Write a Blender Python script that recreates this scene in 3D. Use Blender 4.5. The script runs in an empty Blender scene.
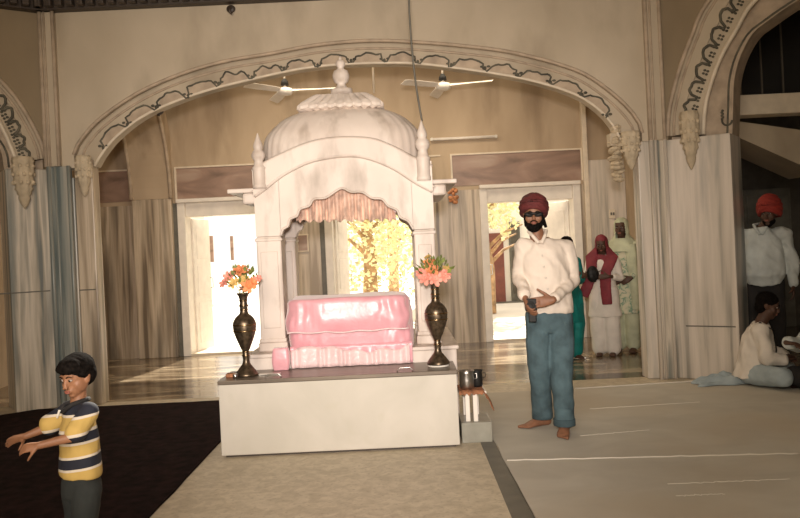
import bpy, bmesh, math, random
from mathutils import Vector, Matrix, noise, Euler
random.seed(7)
R = math.radians
V = Vector
sc = bpy.context.scene
COL = sc.collection

# ------------------------------------------------------------ camera, sky, sun, lights, exposure
CH, FPX, PX0, PY0, ROLL = 1.42, 778.0, 400.0, 248.0, R(2.7)
cam_d = bpy.data.cameras.new('camera'); cam = bpy.data.objects.new('camera', cam_d); COL.objects.link(cam)
cam_d.sensor_width = 36; cam_d.lens = FPX/800*36; cam_d.shift_y = (PY0-259)/800
cam_d.clip_end = 400
cam.matrix_world = Matrix.Translation((0, 0, CH)) @ Matrix.Rotation(R(90), 4, 'X') @ Matrix.Rotation(-ROLL, 4, 'Z')
sc.camera = cam
world = bpy.data.worlds.new('sky'); sc.world = world; world.use_nodes = True
bg = world.node_tree.nodes['Background']; bg.inputs[0].default_value = (1.0, 0.93, 0.82, 1); bg.inputs[1].default_value = 1.1
def lamp(name, kind, loc, target, energy, color, **kw):
    d = bpy.data.lights.new(name, kind); o = bpy.data.objects.new(name, d); COL.objects.link(o)
    d.energy = energy; d.color = color
    for k, v in kw.items(): setattr(d, k, v)
    o.location = loc
    o.rotation_euler = (V(target)-V(loc)).to_track_quat('-Z', 'Y').to_euler()
    return o
lamp('sun', 'SUN', (2.5, 30, 15), (0, 12, 0), 8.0, (1.0, 0.92, 0.78), angle=R(1.0))
lamp('hall_fill', 'AREA', (-1.2, -2.2, 3.2), (-0.2, 7.0, 1.5), 215, (1.0, 0.86, 0.70), size=3.0, shape='SQUARE')  # unseen fill lamp added inside the closed hall, no window there
lamp('camera_flash', 'SPOT', (0.0, -0.25, 1.72), (-0.3, 7.0, 1.75), 1000, (1.0, 0.90, 0.83), shadow_soft_size=0.12, spot_size=R(60), spot_blend=1.0)
lamp('corridor_fill', 'AREA', (-0.4, 9.3, 4.0), (-0.4, 10.2, 0), 75, (1.0, 0.84, 0.62), size=4.5, size_y=1.5, shape='RECTANGLE')  # unseen fill lamp under the solid corridor ceiling
vs = sc.view_settings
vs.view_transform = 'Standard'; vs.look = 'None'; vs.gamma = 1; vs.use_curve_mapping = False; vs.exposure = 0.42

# ------------------------------------------------------------ measuring helpers
CR, SR = math.cos(ROLL), math.sin(ROLL)
def uv(px, py):
    dx, dy = px-PX0, PY0-py
    return (dx*CR+dy*SR)/FPX, (-dx*SR+dy*CR)/FPX
def W(px, py, Y):                       # point of the place at depth Y
    u, v = uv(px, py); return V((u*Y, Y, CH+v*Y))
def G(px, py, z=0.0):                   # point on the ground
    u, v = uv(px, py); Y = (z-CH)/v; return V((u*Y, Y, z))
class Frame:
    def __init__(s, o, sd, nd): s.o = V(o); s.s = V(sd).normalized(); s.n = V(nd).normalized()
    def p(s, a, z, d=0): return s.o+s.s*a+s.n*d+V((0, 0, z))
    def px(s, px, py):
        u, v = uv(px, py); r = V((u, 1, v)); c = V((0, 0, CH))
        t = (s.o-c).dot(s.n)/r.dot(s.n); q = c+r*t
        return ((q-s.o).dot(s.s), q.z)
def FY(y): return Frame((0, y, 0), (1, 0, 0), (0, 1, 0))
def smooth_curve(pts, n=6):
    out = []
    for i in range(len(pts)-1):
        p0 = pts[max(i-1, 0)]; p1 = pts[i]; p2 = pts[i+1]; p3 = pts[min(i+2, len(pts)-1)]
        for k in range(n):
            t = k/n
            out.append(tuple(0.5*((2*p1[j])+(-p0[j]+p2[j])*t+(2*p0[j]-5*p1[j]+4*p2[j]-p3[j])*t*t+(-p0[j]+3*p1[j]-3*p2[j]+p3[j])*t**3) for j in range(len(p1))))
    out.append(tuple(pts[-1])); return out
def resample(pts, n):
    L = [0]
    for a, b in zip(pts, pts[1:]): L.append(L[-1]+math.dist(a, b))
    out = []; j = 0
    for i in range(n):
        t = L[-1]*i/(n-1)
        while j < len(L)-2 and L[j+1] < t: j += 1
        f = 0 if L[j+1] == L[j] else (t-L[j])/(L[j+1]-L[j])
        out.append(tuple(a+(b-a)*min(f, 1) for a, b in zip(pts[j], pts[j+1])))
    return out

# ------------------------------------------------------------ mesh helpers
def box(bm, x0, x1, y0, y1, z0, z1, bev=0, fr=None):
    vs_ = []
    for z in (z0, z1):
        for x, y in ((x0, y0), (x1, y0), (x1, y1), (x0, y1)):
            vs_.append(bm.verts.new(fr.p(x, z, y) if fr else (x, y, z)))
    F = [bm.faces.new([vs_[i] for i in f]) for f in ((3, 2, 1, 0), (4, 5, 6, 7), (0, 1, 5, 4), (1, 2, 6, 5), (2, 3, 7, 6), (3, 0, 4, 7))]
    if bev: bmesh.ops.bevel(bm, geom=list({e for f in F for e in f.edges}), offset=bev, segments=2, affect='EDGES', profile=0.5)
def strip(bm, lo, hi, d0, d1, fr):      # solid between two profiles in a frame
    n = len(lo); A = [[bm.verts.new(fr.p(p[0], p[1], d)) for p in row] for d in (d0, d1) for row in (lo, hi)]
    f0l, f0h, f1l, f1h = A
    for i in range(n-1):
        bm.faces.new((f0l[i], f0l[i+1], f0h[i+1], f0h[i])); bm.faces.new((f1l[i+1], f1l[i], f1h[i], f1h[i+1]))
        bm.faces.new((f0l[i+1], f0l[i], f1l[i], f1l[i+1])); bm.faces.new((f0h[i], f0h[i+1], f1h[i+1], f1h[i]))
    for i in (0, n-1): bm.faces.new((f0l[i], f0h[i], f1h[i], f1l[i]))
def ring_loft(bm, rings, cap=True):
    RR = [[bm.verts.new(p) for p in r] for r in rings]; n = len(RR[0])
    for a, b in zip(RR, RR[1:]):
        for i in range(n): bm.faces.new((a[i], a[(i+1) % n], b[(i+1) % n], b[i]))
    if cap:
        bm.faces.new(RR[0][::-1]); bm.faces.new(RR[-1])
def tube(bm, pts, r, n=8, r2=None):
    pts = [V(p) for p in pts]; m = len(pts); rings = []
    up = V((0, 0, 1)); prev = None
    for i, p in enumerate(pts):
        t = (pts[min(i+1, m-1)]-pts[max(i-1, 0)]).normalized()
        if prev is None:
            s = t.cross(up)
            if s.length < .1: s = t.cross(V((0, 1, 0)))
        else: s = prev-t*prev.dot(t)
        s.normalize(); prev = s; q = t.cross(s)
        rr = r if r2 is None else r+(r2-r)*i/(m-1)
        rings.append([p+(s*math.cos(a)+q*math.sin(a))*rr for a in (2*math.pi*k/n for k in range(n))])
    ring_loft(bm, rings)
def lathe(bm, c, prof, n=24, sx=1, sy=1):
    rings = [[V(c)+V((math.cos(2*math.pi*k/n)*r*sx, math.sin(2*math.pi*k/n)*r*sy, z)) for k in range(n)] for r, z in prof]
    ring_loft(bm, rings)
def sphere(bm, c, rx, ry=None, rz=None, rot=None, seg=16, rings=10):
    ry = rx if ry is None else ry; rz = rx if rz is None else rz
    M = Matrix.Translation(c) @ (rot.to_4x4() if rot else Matrix()) @ Matrix.Diagonal((rx, ry, rz, 1))
    bmesh.ops.create_uvsphere(bm, u_segments=seg, v_segments=rings, radius=1, matrix=M)
def basis(f, u):
    f = V(f).normalized(); s = f.cross(V(u)).normalized(); u2 = s.cross(f)
    return Matrix((s, f, u2)).transposed()      # local x = side, y = forward, z = up
def NB(): return bmesh.new()
def obj(name, bm, m, parent=None, smooth=False, root=None):
    me = bpy.data.meshes.new(name)
    bmesh.ops.recalc_face_normals(bm, faces=bm.faces)
    bm.to_mesh(me); bm.free()
    return link(name, me, m, parent, smooth)
def wloc(o):
    p = V((0, 0, 0))
    while o: p += o.location; o = o.parent
    return p
def link(name, me, m, parent=None, smooth=False):
    o = bpy.data.objects.new(name, me); COL.objects.link(o)
    if parent is None:
        xs = [v.co for v in me.vertices]
        org = V(((min(p.x for p in xs)+max(p.x for p in xs))/2, (min(p.y for p in xs)+max(p.y for p in xs))/2, min(p.z for p in xs)))
        me.transform(Matrix.Translation(-org)); o.location = org
    else:
        me.transform(Matrix.Translation(-wloc(parent))); o.parent = parent
    if m: me.materials.append(m)
    if smooth:
        for p in me.polygons: p.use_smooth = True
    me.update(); return o
def tag(o, label=None, cat=None, group=None, kind=None):
    if label: o['label'] = label
    if cat: o['category'] = cat
    if group: o['group'] = group
    if kind: o['kind'] = kind
    return o
def thing(name, label, cat, loc, group=None):
    o = bpy.data.objects.new(name, None); COL.objects.link(o); o.location = loc; o.empty_display_size = .1
    return tag(o, label, cat, group)
def struct(name, bm, m, smooth=False): return tag(obj(name, bm, m, None, smooth), kind='structure')

# ------------------------------------------------------------ materials
def mat(name, col, rough=.6, metal=0, var=.12, scale=8, stretch=(1, 1, 1), bump=0, bscale=60, col2=None, spec=.5, sheen=0, trans=0):
    m = bpy.data.materials.new(name); m.use_nodes = True; nt = m.node_tree; b = nt.nodes['Principled BSDF']
    tc = nt.nodes.new('ShaderNodeTexCoord'); mp = nt.nodes.new('ShaderNodeMapping'); mp.inputs['Scale'].default_value = stretch
    nt.links.new(tc.outputs['Object'], mp.inputs[0])
    nz = nt.nodes.new('ShaderNodeTexNoise'); nz.inputs['Scale'].default_value = scale; nz.inputs['Detail'].default_value = 6
    nt.links.new(mp.outputs[0], nz.inputs['Vector'])
    cr = nt.nodes.new('ShaderNodeValToRGB'); c2 = col2 or tuple(c*(1-var*2) for c in col)
    cr.color_ramp.elements[0].position = .32; cr.color_ramp.elements[1].position = .68
    cr.color_ramp.elements[0].color = (*c2, 1); cr.color_ramp.elements[1].color = (*[min(1, c*(1+(var if not col2 else 0))) for c in col], 1)
    nt.links.new(nz.outputs[0], cr.inputs[0]); nt.links.new(cr.outputs[0], b.inputs['Base Color'])
    b.inputs['Roughness'].default_value = rough; b.inputs['Metallic'].default_value = metal
    b.inputs['Specular IOR Level'].default_value = spec
    if sheen: b.inputs['Sheen Weight'].default_value = sheen
    if bump:
        n2 = nt.nodes.new('ShaderNodeTexNoise'); n2.inputs['Scale'].default_value = bscale; nt.links.new(mp.outputs[0], n2.inputs['Vector'])
        bp = nt.nodes.new('ShaderNodeBump'); bp.inputs['Strength'].default_value = bump; bp.inputs['Distance'].default_value = .01
        nt.links.new(n2.outputs[0], bp.inputs['Height']); nt.links.new(bp.outputs[0], b.inputs['Normal'])
    return m
def ramp_mat(name, stops, stretch, scale, rough=.4, second=None, detail=8, rot=0, spec=.5, dist=0.6):
    m = bpy.data.materials.new(name); m.use_nodes = True; nt = m.node_tree; b = nt.nodes['Principled BSDF']
    tc = nt.nodes.new('ShaderNodeTexCoord'); mp = nt.nodes.new('ShaderNodeMapping'); mp.inputs['Scale'].default_value = stretch; mp.inputs['Rotation'].default_value = (0, 0, rot)
    nt.links.new(tc.outputs['Object'], mp.inputs[0])
    nz = nt.nodes.new('ShaderNodeTexNoise'); nz.inputs['Scale'].default_value = scale; nz.inputs['Detail'].default_value = detail; nz.inputs['Distortion'].default_value = dist
    nt.links.new(mp.outputs[0], nz.inputs['Vector'])
    cr = nt.nodes.new('ShaderNodeValToRGB'); E = cr.color_ramp.elements
    while len(E) < len(stops): E.new(.5)
    for e, (p, c) in zip(E, stops): e.position = p; e.color = (*c, 1)
    nt.links.new(nz.outputs[0], cr.inputs[0]); out = cr.outputs[0]
    if second:
        c2, st2, s2, lo, hi = second
        mp2 = nt.nodes.new('ShaderNodeMapping'); mp2.inputs['Scale'].default_value = st2; nt.links.new(tc.outputs['Object'], mp2.inputs[0])
        n2 = nt.nodes.new('ShaderNodeTexNoise'); n2.inputs['Scale'].default_value = s2; n2.inputs['Detail'].default_value = 5; nt.links.new(mp2.outputs[0], n2.inputs['Vector'])
        mr = nt.nodes.new('ShaderNodeMapRange'); mr.inputs[1].default_value = lo; mr.inputs[2].default_value = hi; nt.links.new(n2.outputs[0], mr.inputs[0])
        mx = nt.nodes.new('ShaderNodeMix'); mx.data_type = 'RGBA'; nt.links.new(mr.outputs[0], mx.inputs[0]); nt.links.new(out, mx.inputs[6]); mx.inputs[7].default_value = (*c2, 1)
        out = mx.outputs[2]
    nt.links.new(out, b.inputs['Base Color']); b.inputs['Roughness'].default_value = rough; b.inputs['Specular IOR Level'].default_value = spec
    return m
M = {}
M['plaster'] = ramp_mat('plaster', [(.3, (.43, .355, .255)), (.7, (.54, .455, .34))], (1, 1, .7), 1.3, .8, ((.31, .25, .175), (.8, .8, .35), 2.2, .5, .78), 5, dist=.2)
M['plaster_dark'] = ramp_mat('plaster_bay_shade', [(.3, (.22, .165, .10)), (.7, (.31, .24, .15))], (1, 1, .5), 1.3, .8, None, 5, dist=.2)  # plaster darkened so its colour carries the side bays' shade
M['plaster_back'] = ramp_mat('plaster_back', [(.3, (.40, .30, .20)), (.7, (.52, .405, .28))], (1, 1, .35), 2.0, .8, ((.25, .18, .115), (1, 1, .25), 3, .52, .8), 6, dist=.3)
M['marble'] = ramp_mat('marble_panels', [(.36, (.16, .17, .155)), (.44, (.42, .37, .29)), (.53, (.62, .55, .45)), (.62, (.36, .33, .27))], (1, 1, .05), 9, .35, ((.15, .17, .16), (1, 1, .09), 5, .53, .68), dist=.25)
M['marble_warm'] = ramp_mat('marble_warm', [(.36, (.17, .13, .09)), (.44, (.40, .32, .23)), (.54, (.58, .48, .36)), (.64, (.32, .25, .175))], (1, 1, .05), 8, .35, ((.17, .14, .105), (1, 1, .09), 5, .52, .70), dist=.25)
M['marble_blue'] = ramp_mat('marble_bluegrey', [(.38, (.12, .145, .14)), (.5, (.27, .28, .25)), (.62, (.44, .40, .33))], (1, 1, .05), 9, .35, dist=.25)
M['marble_pale'] = ramp_mat('marble_pale', [(.36, (.28, .26, .22)), (.44, (.56, .50, .42)), (.56, (.70, .62, .53)), (.66, (.50, .45, .38))], (1, 1, .05), 7, .35, ((.20, .215, .20), (1, 1, .10), 4, .54, .68), dist=.25)
M['marble_red'] = ramp_mat('marble_red', [(.3, (.17, .11, .08)), (.55, (.33, .215, .16)), (.75, (.46, .36, .28))], (.5, 1, 1.5), 3, .4)
M['white_marble'] = ramp_mat('white_marble', [(.3, (.62, .525, .455)), (.6, (.74, .65, .575))], (1, 1, .6), 3, .5, ((.38, .31, .25), (1, 1, .35), 7, .50, .78), 4)
M['moulding'] = mat('painted_moulding', (.46, .36, .26), .7, var=.12)
M['carve'] = mat('carved_plaster', (.56, .46, .32), .8, var=.12, scale=10, bump=.3, bscale=50)
M['vine'] = mat('green_black_paint', (.11, .10, .07), .7, var=.3)
M['floor'] = ramp_mat('terrazzo', [(.35, (.46, .39, .28)), (.65, (.60, .52, .39))], (1, 1, 1), 14, .5, ((.33, .27, .19), (1, 1, 1), 40, .55, .8))
M['polished'] = ramp_mat('polished_stone', [(.35, (.055, .035, .022)), (.5, (.16, .115, .072)), (.66, (.40, .32, .22))], (.6, 2.2, 1), 2.0, .15)
M['strip'] = mat('grey_stone', (.13, .12, .095), .5, var=.12)
M['rug'] = mat('maroon_carpet', (.018, .007, .006), .95, var=.35, scale=12, bump=.8, bscale=200, spec=.1)
M['sheet'] = ramp_mat('cotton_sheet', [(.3, (.46, .43, .37)), (.7, (.56, .53, .46))], (1, 1.6, 1), 2.0, .9, ((.50, .44, .35), (1, 1, 1), .8, .45, .7), spec=.2)
M['hem'] = mat('cotton_hem', (.70, .66, .58), .9, var=.05)
M['wood_dark'] = mat('dark_wood', (.05, .035, .025), .5)
M['white_paint'] = mat('white_paint', (.80, .74, .66), .5, var=.04)
M['cream'] = mat('cream_paint', (.72, .62, .48), .5, var=.06)
M['steel'] = mat('steel', (.55, .53, .5), .3, 1, var=.05)
M['lid'] = mat('brown_steel', (.20, .165, .13), .35, .5, var=.12, stretch=(.3, 3, 1))
M['box_front'] = ramp_mat('painted_front', [(.3, (.50, .47, .40)), (.7, (.60, .56, .49))], (1, 1, 1), 2.5, .5, ((.50, .47, .38), (1, 1, 1), 6, .6, .85))
M['pink'] = mat('pink_satin', (.84, .43, .48), .36, var=.12, scale=5, col2=(.72, .33, .38), bump=.25, bscale=25, spec=.7, sheen=.5)
M['pink_pale'] = mat('pale_pink_lace', (.86, .64, .64), .35, var=.05, scale=6, bump=.4, bscale=40, sheen=.4)
M['valance'] = mat('peach_brocade', (.78, .54, .42), .5, var=.2, scale=12, stretch=(2, 2, 1), sheen=.3)
M['brass'] = mat('dark_brass', (.16, .12, .08), .35, .8, var=.3, scale=40)
M['brass_bright'] = mat('brass_band', (.38, .26, .14), .25, 1, var=.1)
M['petal_orange'] = mat('petal_orange', (.85, .30, .12), .6, var=.15)
M['petal_pink'] = mat('petal_pink', (.85, .34, .26), .6, var=.15)
M['petal_yellow'] = mat('petal_yellow', (.85, .58, .20), .6, var=.15)
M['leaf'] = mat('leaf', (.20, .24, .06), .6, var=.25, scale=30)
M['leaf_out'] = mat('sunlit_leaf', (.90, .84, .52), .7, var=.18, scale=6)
M['bark'] = mat('bark', (.50, .32, .17), .9, var=.25)
M['skin'] = mat('skin_brown', (.26, .12, .065), .55, var=.1, scale=20)
M['skin_child'] = mat('skin_child', (.27, .125, .065), .55, var=.1, scale=20)
M['skin_dark'] = mat('skin_shaded', (.085, .04, .024), .6, var=.1, scale=20)  # skin darkened, shade on the far and seated figures put into the colour
M['hair'] = mat('black_hair', (.010, .008, .007), .85, var=.3, scale=60, bump=.2, bscale=150, spec=.03)
M['eye'] = mat('eye_white', (.36, .30, .26), .3, var=.02)
M['iris'] = mat('dark_iris', (.015, .01, .008), .2, var=.02)
M['lips'] = mat('lips', (.30, .10, .07), .5, var=.05)
M['black'] = mat('black_plastic', (.012, .011, .010), .55, var=.1, spec=.3)
M['turban_maroon'] = mat('maroon_cotton', (.115, .017, .017), .8, var=.2, scale=6, stretch=(1, 1, 5), bump=.3, bscale=20)
M['turban_red'] = mat('red_cotton', (.30, .028, .018), .8, var=.15, scale=6, stretch=(1, 1, 5), bump=.3, bscale=20)
M['shirt'] = mat('cream_shirt', (.76, .66, .56), .8, var=.05, bump=.3, bscale=14)
M['shirt_blue'] = mat('pale_blue_shirt', (.54, .58, .57), .8, var=.08, bump=.3, bscale=14)
M['jeans'] = mat('blue_denim', (.075, .125, .145), .9, var=.2, scale=9, bump=.3, bscale=60)
M['denim_hem'] = mat('denim_hem', (.05, .085, .10), .9)
M['trousers'] = mat('dark_trousers', (.018, .016, .016), .9, var=.15)
M['child_trousers'] = mat('charcoal_trousers', (.022, .026, .026), .9, var=.15)
M['white_cloth'] = mat('white_cotton', (.74, .68, .60), .85, var=.05, bump=.4, bscale=12)
M['blue_cloth'] = mat('pale_blue_cotton', (.36, .43, .46), .85, var=.08, bump=.4, bscale=12)
M['maroon_veil'] = mat('maroon_veil', (.20, .02, .03), .7, var=.15)
M['teal'] = mat('teal_cloth', (.0, .19, .17), .7, var=.15)
M['pale_veil'] = mat('pale_green_veil', (.50, .52, .36), .8, var=.1)
M['floral'] = ramp_mat('floral_cloth', [(.42, (.62, .58, .42)), (.5, (.50, .52, .36)), (.56, (.12, .26, .18)), (.62, (.60, .56, .42))], (1, 1, 1), 14, .8)
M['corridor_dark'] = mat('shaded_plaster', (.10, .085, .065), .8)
M['door_grey'] = mat('grey_green_door', (.16, .15, .12), .6)
M['brown_cloth'] = mat('rust_cloth', (.36, .15, .07), .8, var=.25, scale=20)
M['glass_green'] = mat('grey_plastic', (.30, .29, .24), .25, var=.08)
M['outside'] = mat('pale_paving', (.80, .74, .66), .8, var=.06, scale=1)
M['outside_wall'] = mat('whitewashed_wall', (.85, .80, .72), .8, var=.04, scale=1)
M['red_door'] = mat('red_brown_paint', (.20, .06, .04), .6)
M['orange_paper'] = mat('orange_paper', (.62, .27, .12), .7, var=.3, scale=30)

# ============================================================ THE SETTING
YF, YB, TH = 7.75, 11.3, 0.2            # arch wall face, rear wall face, arch wall thickness
F0, FB = FY(YF), FY(YB)
C35, S35 = math.cos(R(35)), math.sin(R(35))
XR = F0.px(668, 200)[0]; XL = F0.px(49, 200)[0]
FR = Frame((XR, YF, 0), (C35, -S35, 0), (S35, C35, 0))
FL = Frame((XL, YF, 0), (-C35, -S35, 0), (-S35, C35, 0))
ZC = 3.92                               # underside of the cornice
ZS = F0.px(650, 141)[1]                 # top of the marble cladding
# floors
bm = NB(); box(bm, -9, 9, -3, YF+.12, -.1, 0); struct('floor', bm, M['floor'])
bm = NB(); box(bm, -9, 9, YF+.12, YB+.25, -.1, 0.0); struct('floor_corridor', bm, M['polished'])
bm = NB(); box(bm, -40, 40, YB+.25, 60, -.12, -.02); struct('ground_courtyard', bm, M['outside'])
# dark stone strip let into the hall floor
a, b, c, d = G(480, 447), G(489, 432), G(536, 520), G(512, 520)
e0 = (b-c); e1 = (a-d)
bm = NB()
q = [d-e1*.3, c-e0*.3, b+e0*.55, a+e1*.55+(b-a)*.2]
vv = [bm.verts.new((p.x, p.y, .004)) for p in q]+[bm.verts.new((p.x, p.y, -.02)) for p in q]
bm.faces.new(vv[:4]); bm.faces.new(vv[4:][::-1])
for i in range(4): bm.faces.new((vv[i], vv[4+i], vv[4+(i+1) % 4], vv[(i+1) % 4]))
struct('trim_floor', bm, M['strip'])

# --- front arch wall
outer = [(74, 155), (79, 143), (98, 121), (135, 95), (179, 75), (223, 62), (270, 54), (319, 45), (372, 41), (425, 43), (470, 47), (505, 51.5), (535, 58), (557, 64), (584, 74), (608, 90), (628, 108), (639, 123), (642, 133)]
inner = [(93, 166), (98, 157), (111, 140), (135, 120), (162, 106), (203, 91), (250, 79), (299, 68.5), (339, 64), (378, 62.5), (417, 63), (468, 69), (518, 77), (557, 87), (584, 98), (604, 113), (616, 128), (622, 142)]
N = 61
oc = resample(smooth_curve([F0.px(*p) for p in outer]), N)
ic = resample(smooth_curve([F0.px(*p) for p in inner]), N)
jl, jr = ic[0][0], ic[-1][0]            # jambs
jr = F0.px(640, 200)[0]
ic = [(p[0], p[1]) for p in ic]
bm = NB()
n2 = N
top = [(oc[0][0]+(oc[-1][0]-oc[0][0])*i/(N-1), ZC+.35) for i in range(N)]
strip(bm, oc, top, 0, .20, F0)           # spandrel above the outer moulding
box(bm, XL-.02, oc[0][0], 0, .20, ZS, ZC+.35, fr=F0); box(bm, oc[-1][0], XR+.02, 0, .20, ZS, ZC+.35, fr=F0)
bm2 = NB(); strip(bm2, [(p[0], p[1]) for p in oc], top, 0, .01, F0); bm2.free()
struct('wall_front', bm, M['plaster'])
bm = NB(); strip(bm, ic, oc, .07, .20, F0)
box(bm, oc[-1][0]-.30, oc[-1][0]+.01, .07, .20, ZS-.02, oc[-1][1]+.02, fr=F0)
struct('trim_arch_band', bm, M['plaster'])
def off(c, d):                          # offset a profile
    out = []
    for i, p in enumerate(c):
        a = c[max(i-1, 0)]; b = c[min(i+1, len(c)-1)]; t = (b[0]-a[0], b[1]-a[1]); L = math.hypot(*t) or 1
        out.append((p[0]-t[1]/L*d, p[1]+t[0]/L*d))
    return out
def roll(name, c, r, dep, fr, m): 
    bm = NB(); tube(bm, [fr.p(x, z, dep) for x, z in c], r, 8); return struct(name, bm, m, True)
roll('trim_arch_roll', off(oc, .005), .018, 0, F0, M['moulding'])
roll('trim_arch_roll', off(oc, -.055), .013, .07, F0, M['moulding'])
roll('trim_arch_edge', off(ic, .012), .014, .065, F0, M['cream'])
# painted scalloped vine along the band
def scallop(c0, c1, k, lo=.25, hi=.75, n=14, jit=.10):
    out = []; total = k*n
    A = resample(c0, total+1); B = resample(c1, total+1)
    for i in range(total+1):
        t = (i % n)/n; h = lo+(hi-lo)*abs(math.sin(math.pi*t))**.6
        if t < .08 or t > .92: h = lo-.10
        h += jit*noise.noise(V((i*.35, k, 0)))+jit*.8*noise.noise(V((i*.11, k, 3)))
        out.append((A[i][0]+(B[i][0]-A[i][0])*h, A[i][1]+(B[i][1]-A[i][1])*h))
    return out
sc1 = scallop(ic[2:-3], oc[2:-3], 16, .20, .50, jit=.16)
bm = NB(); tube(bm, [F0.p(x, z, .054) for x, z in sc1], .0095, 6)
for k in range(17):
    x, z = sc1[min(k*14, len(sc1)-1)]
    sphere(bm, F0.p(x, z+.012, .06), .018, .010, .024, seg=8, rings=6); 
    sphere(bm, F0.p(x-.035, z+.03, .06), .02, .01, .014, seg=8, rings=6); sphere(bm, F0.p(x+.035, z+.03, .06), .02, .01, .014, seg=8, rings=6)
struct('trim_arch_vine', bm, M['vine'], True)
# relief fill below the vine
bm = NB(); strip(bm, off(ic[2:-3], .01), resample(sc1, N-5), .055, .08, F0); struct('trim_arch_relief', bm, M['moulding'])

# --- marble piers of the front wall
def pier(x0, x1, fr, m, z1=None, d0=0, d1=TH, name='trim_pier'):
    bm = NB(); box(bm, x0, x1, d0, d1, 0, z1 or ZS, .01, fr=fr); return struct(name, bm, m)
pier(XL, F0.px(77, 250)[0], F0, M['marble_blue'], F0.px(60, 178)[1])
pier(F0.px(77, 250)[0], F0.px(95, 250)[0], F0, M['marble_warm'], F0.px(60, 160)[1], .02)
pier(jr, XR, F0, M['marble_pale'])
def pilaster(x0, x1, z0, z1, m, m2):
    bm = NB(); box(bm, x0, x1, -.05, .02, z0, z1, .012, fr=F0); struct('trim_pilaster', bm, m)
    for x, r in ((x0+.012, .020), (x0+(x1-x0)*.35, .012), (x1-.012, .018)):
        bm = NB(); tube(bm, [F0.p(x, z0, -.052), F0.p(x, z1, -.052)], r, 10); struct('trim_pilaster_roll', bm, m2, True)
pilaster(XL, XL+.15, ZS+.02, ZC, M['plaster'], M['moulding'])
pilaster(XL+.02, XL+.24, 0, ZS+.02, M['marble_blue'], M['marble_blue'])
pilaster(XR-.17, XR-.01, ZS, ZC+.3, M['plaster'], M['moulding'])
pilaster(XR-.17, XR-.01, 0, ZS, M['marble'], M['marble_pale'])

def joint(fr, a0, a1, z, d):
    bm = NB(); box(bm, a0, a1, d-.003, d+.01, z-.006, z+.006, fr=fr); struct('trim_joint', bm, M['strip'])
joint(F0, F0.px(78, 290)[0], F0.px(95, 290)[0], F0.px(85, 290)[1], .02)
joint(FR, .12, .58, FR.px(700, 326)[1], -.012); joint(FL, .03, .48, FL.px(30, 292)[1], -.012)
# --- carved corbels at the feet of the main arch
def corbel(fr, px, pytop, pybot, w, dep, m, name='trim_corbel', broken=False):
    a0, z0 = fr.px(px, pybot); a1, z1 = fr.px(px, pytop); a1 = a0
    H = z1-z0; c = fr.p(a0, z0, -dep*.3)
    prof = [(.05, 0), (.20, .04), (.42, .12), (.55, .20), (.50, .25), (.66, .28), (.62, .33), (.80, .37), (.72, .44), (.95, .50), (.85, .62), (1, .72), (.92, .85), (1, .92), (.9, 1)]
    bm = NB(); lathe(bm, c, [(r*w, z*H) for r, z in prof], 28)
    for v in bm.verts:
        q = v.co-c; ang = math.atan2(q.y, q.x); f = 1+.10*math.cos(ang*9)*(1 if q.z > H*.3 else 0)
        f += .05*noise.noise(v.co*18)
        v.co.x = c.x+q.x*f; v.co.y = c.y+q.y*f
    # leaf scrolls
    for row in range(3):
        for k in range(9):
            an = 2*math.pi*(k+.5*row)/9; z = H*(.5+.16*row)
            p = c+V((math.cos(an)*w*.92, math.sin(an)*w*.92, z)); sphere(bm, p, w*.20, w*.20, H*.045, seg=8, rings=6)
    return struct(name, bm, m, True)
corbel(F0, 86, 156, 197, .075, .1, M['carve'])
corbel(F0, 631, 132, 170, .09, .1, M['carve'])
# ragged broken stone edge on the right springing
bm = NB()
for k in range(13):
    a0, z0 = F0.px(617+random.uniform(-3, 3), 128+k*4.2)
    sphere(bm, F0.p(a0+.03, z0, .12), random.uniform(.05, .09), .10, random.uniform(.02, .035), rot=Euler((random.uniform(-.4, .4), random.uniform(-.4, .4), 0)).to_matrix(), seg=8, rings=6)
struct('trim_broken_stone', bm, M['carve'])

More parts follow.
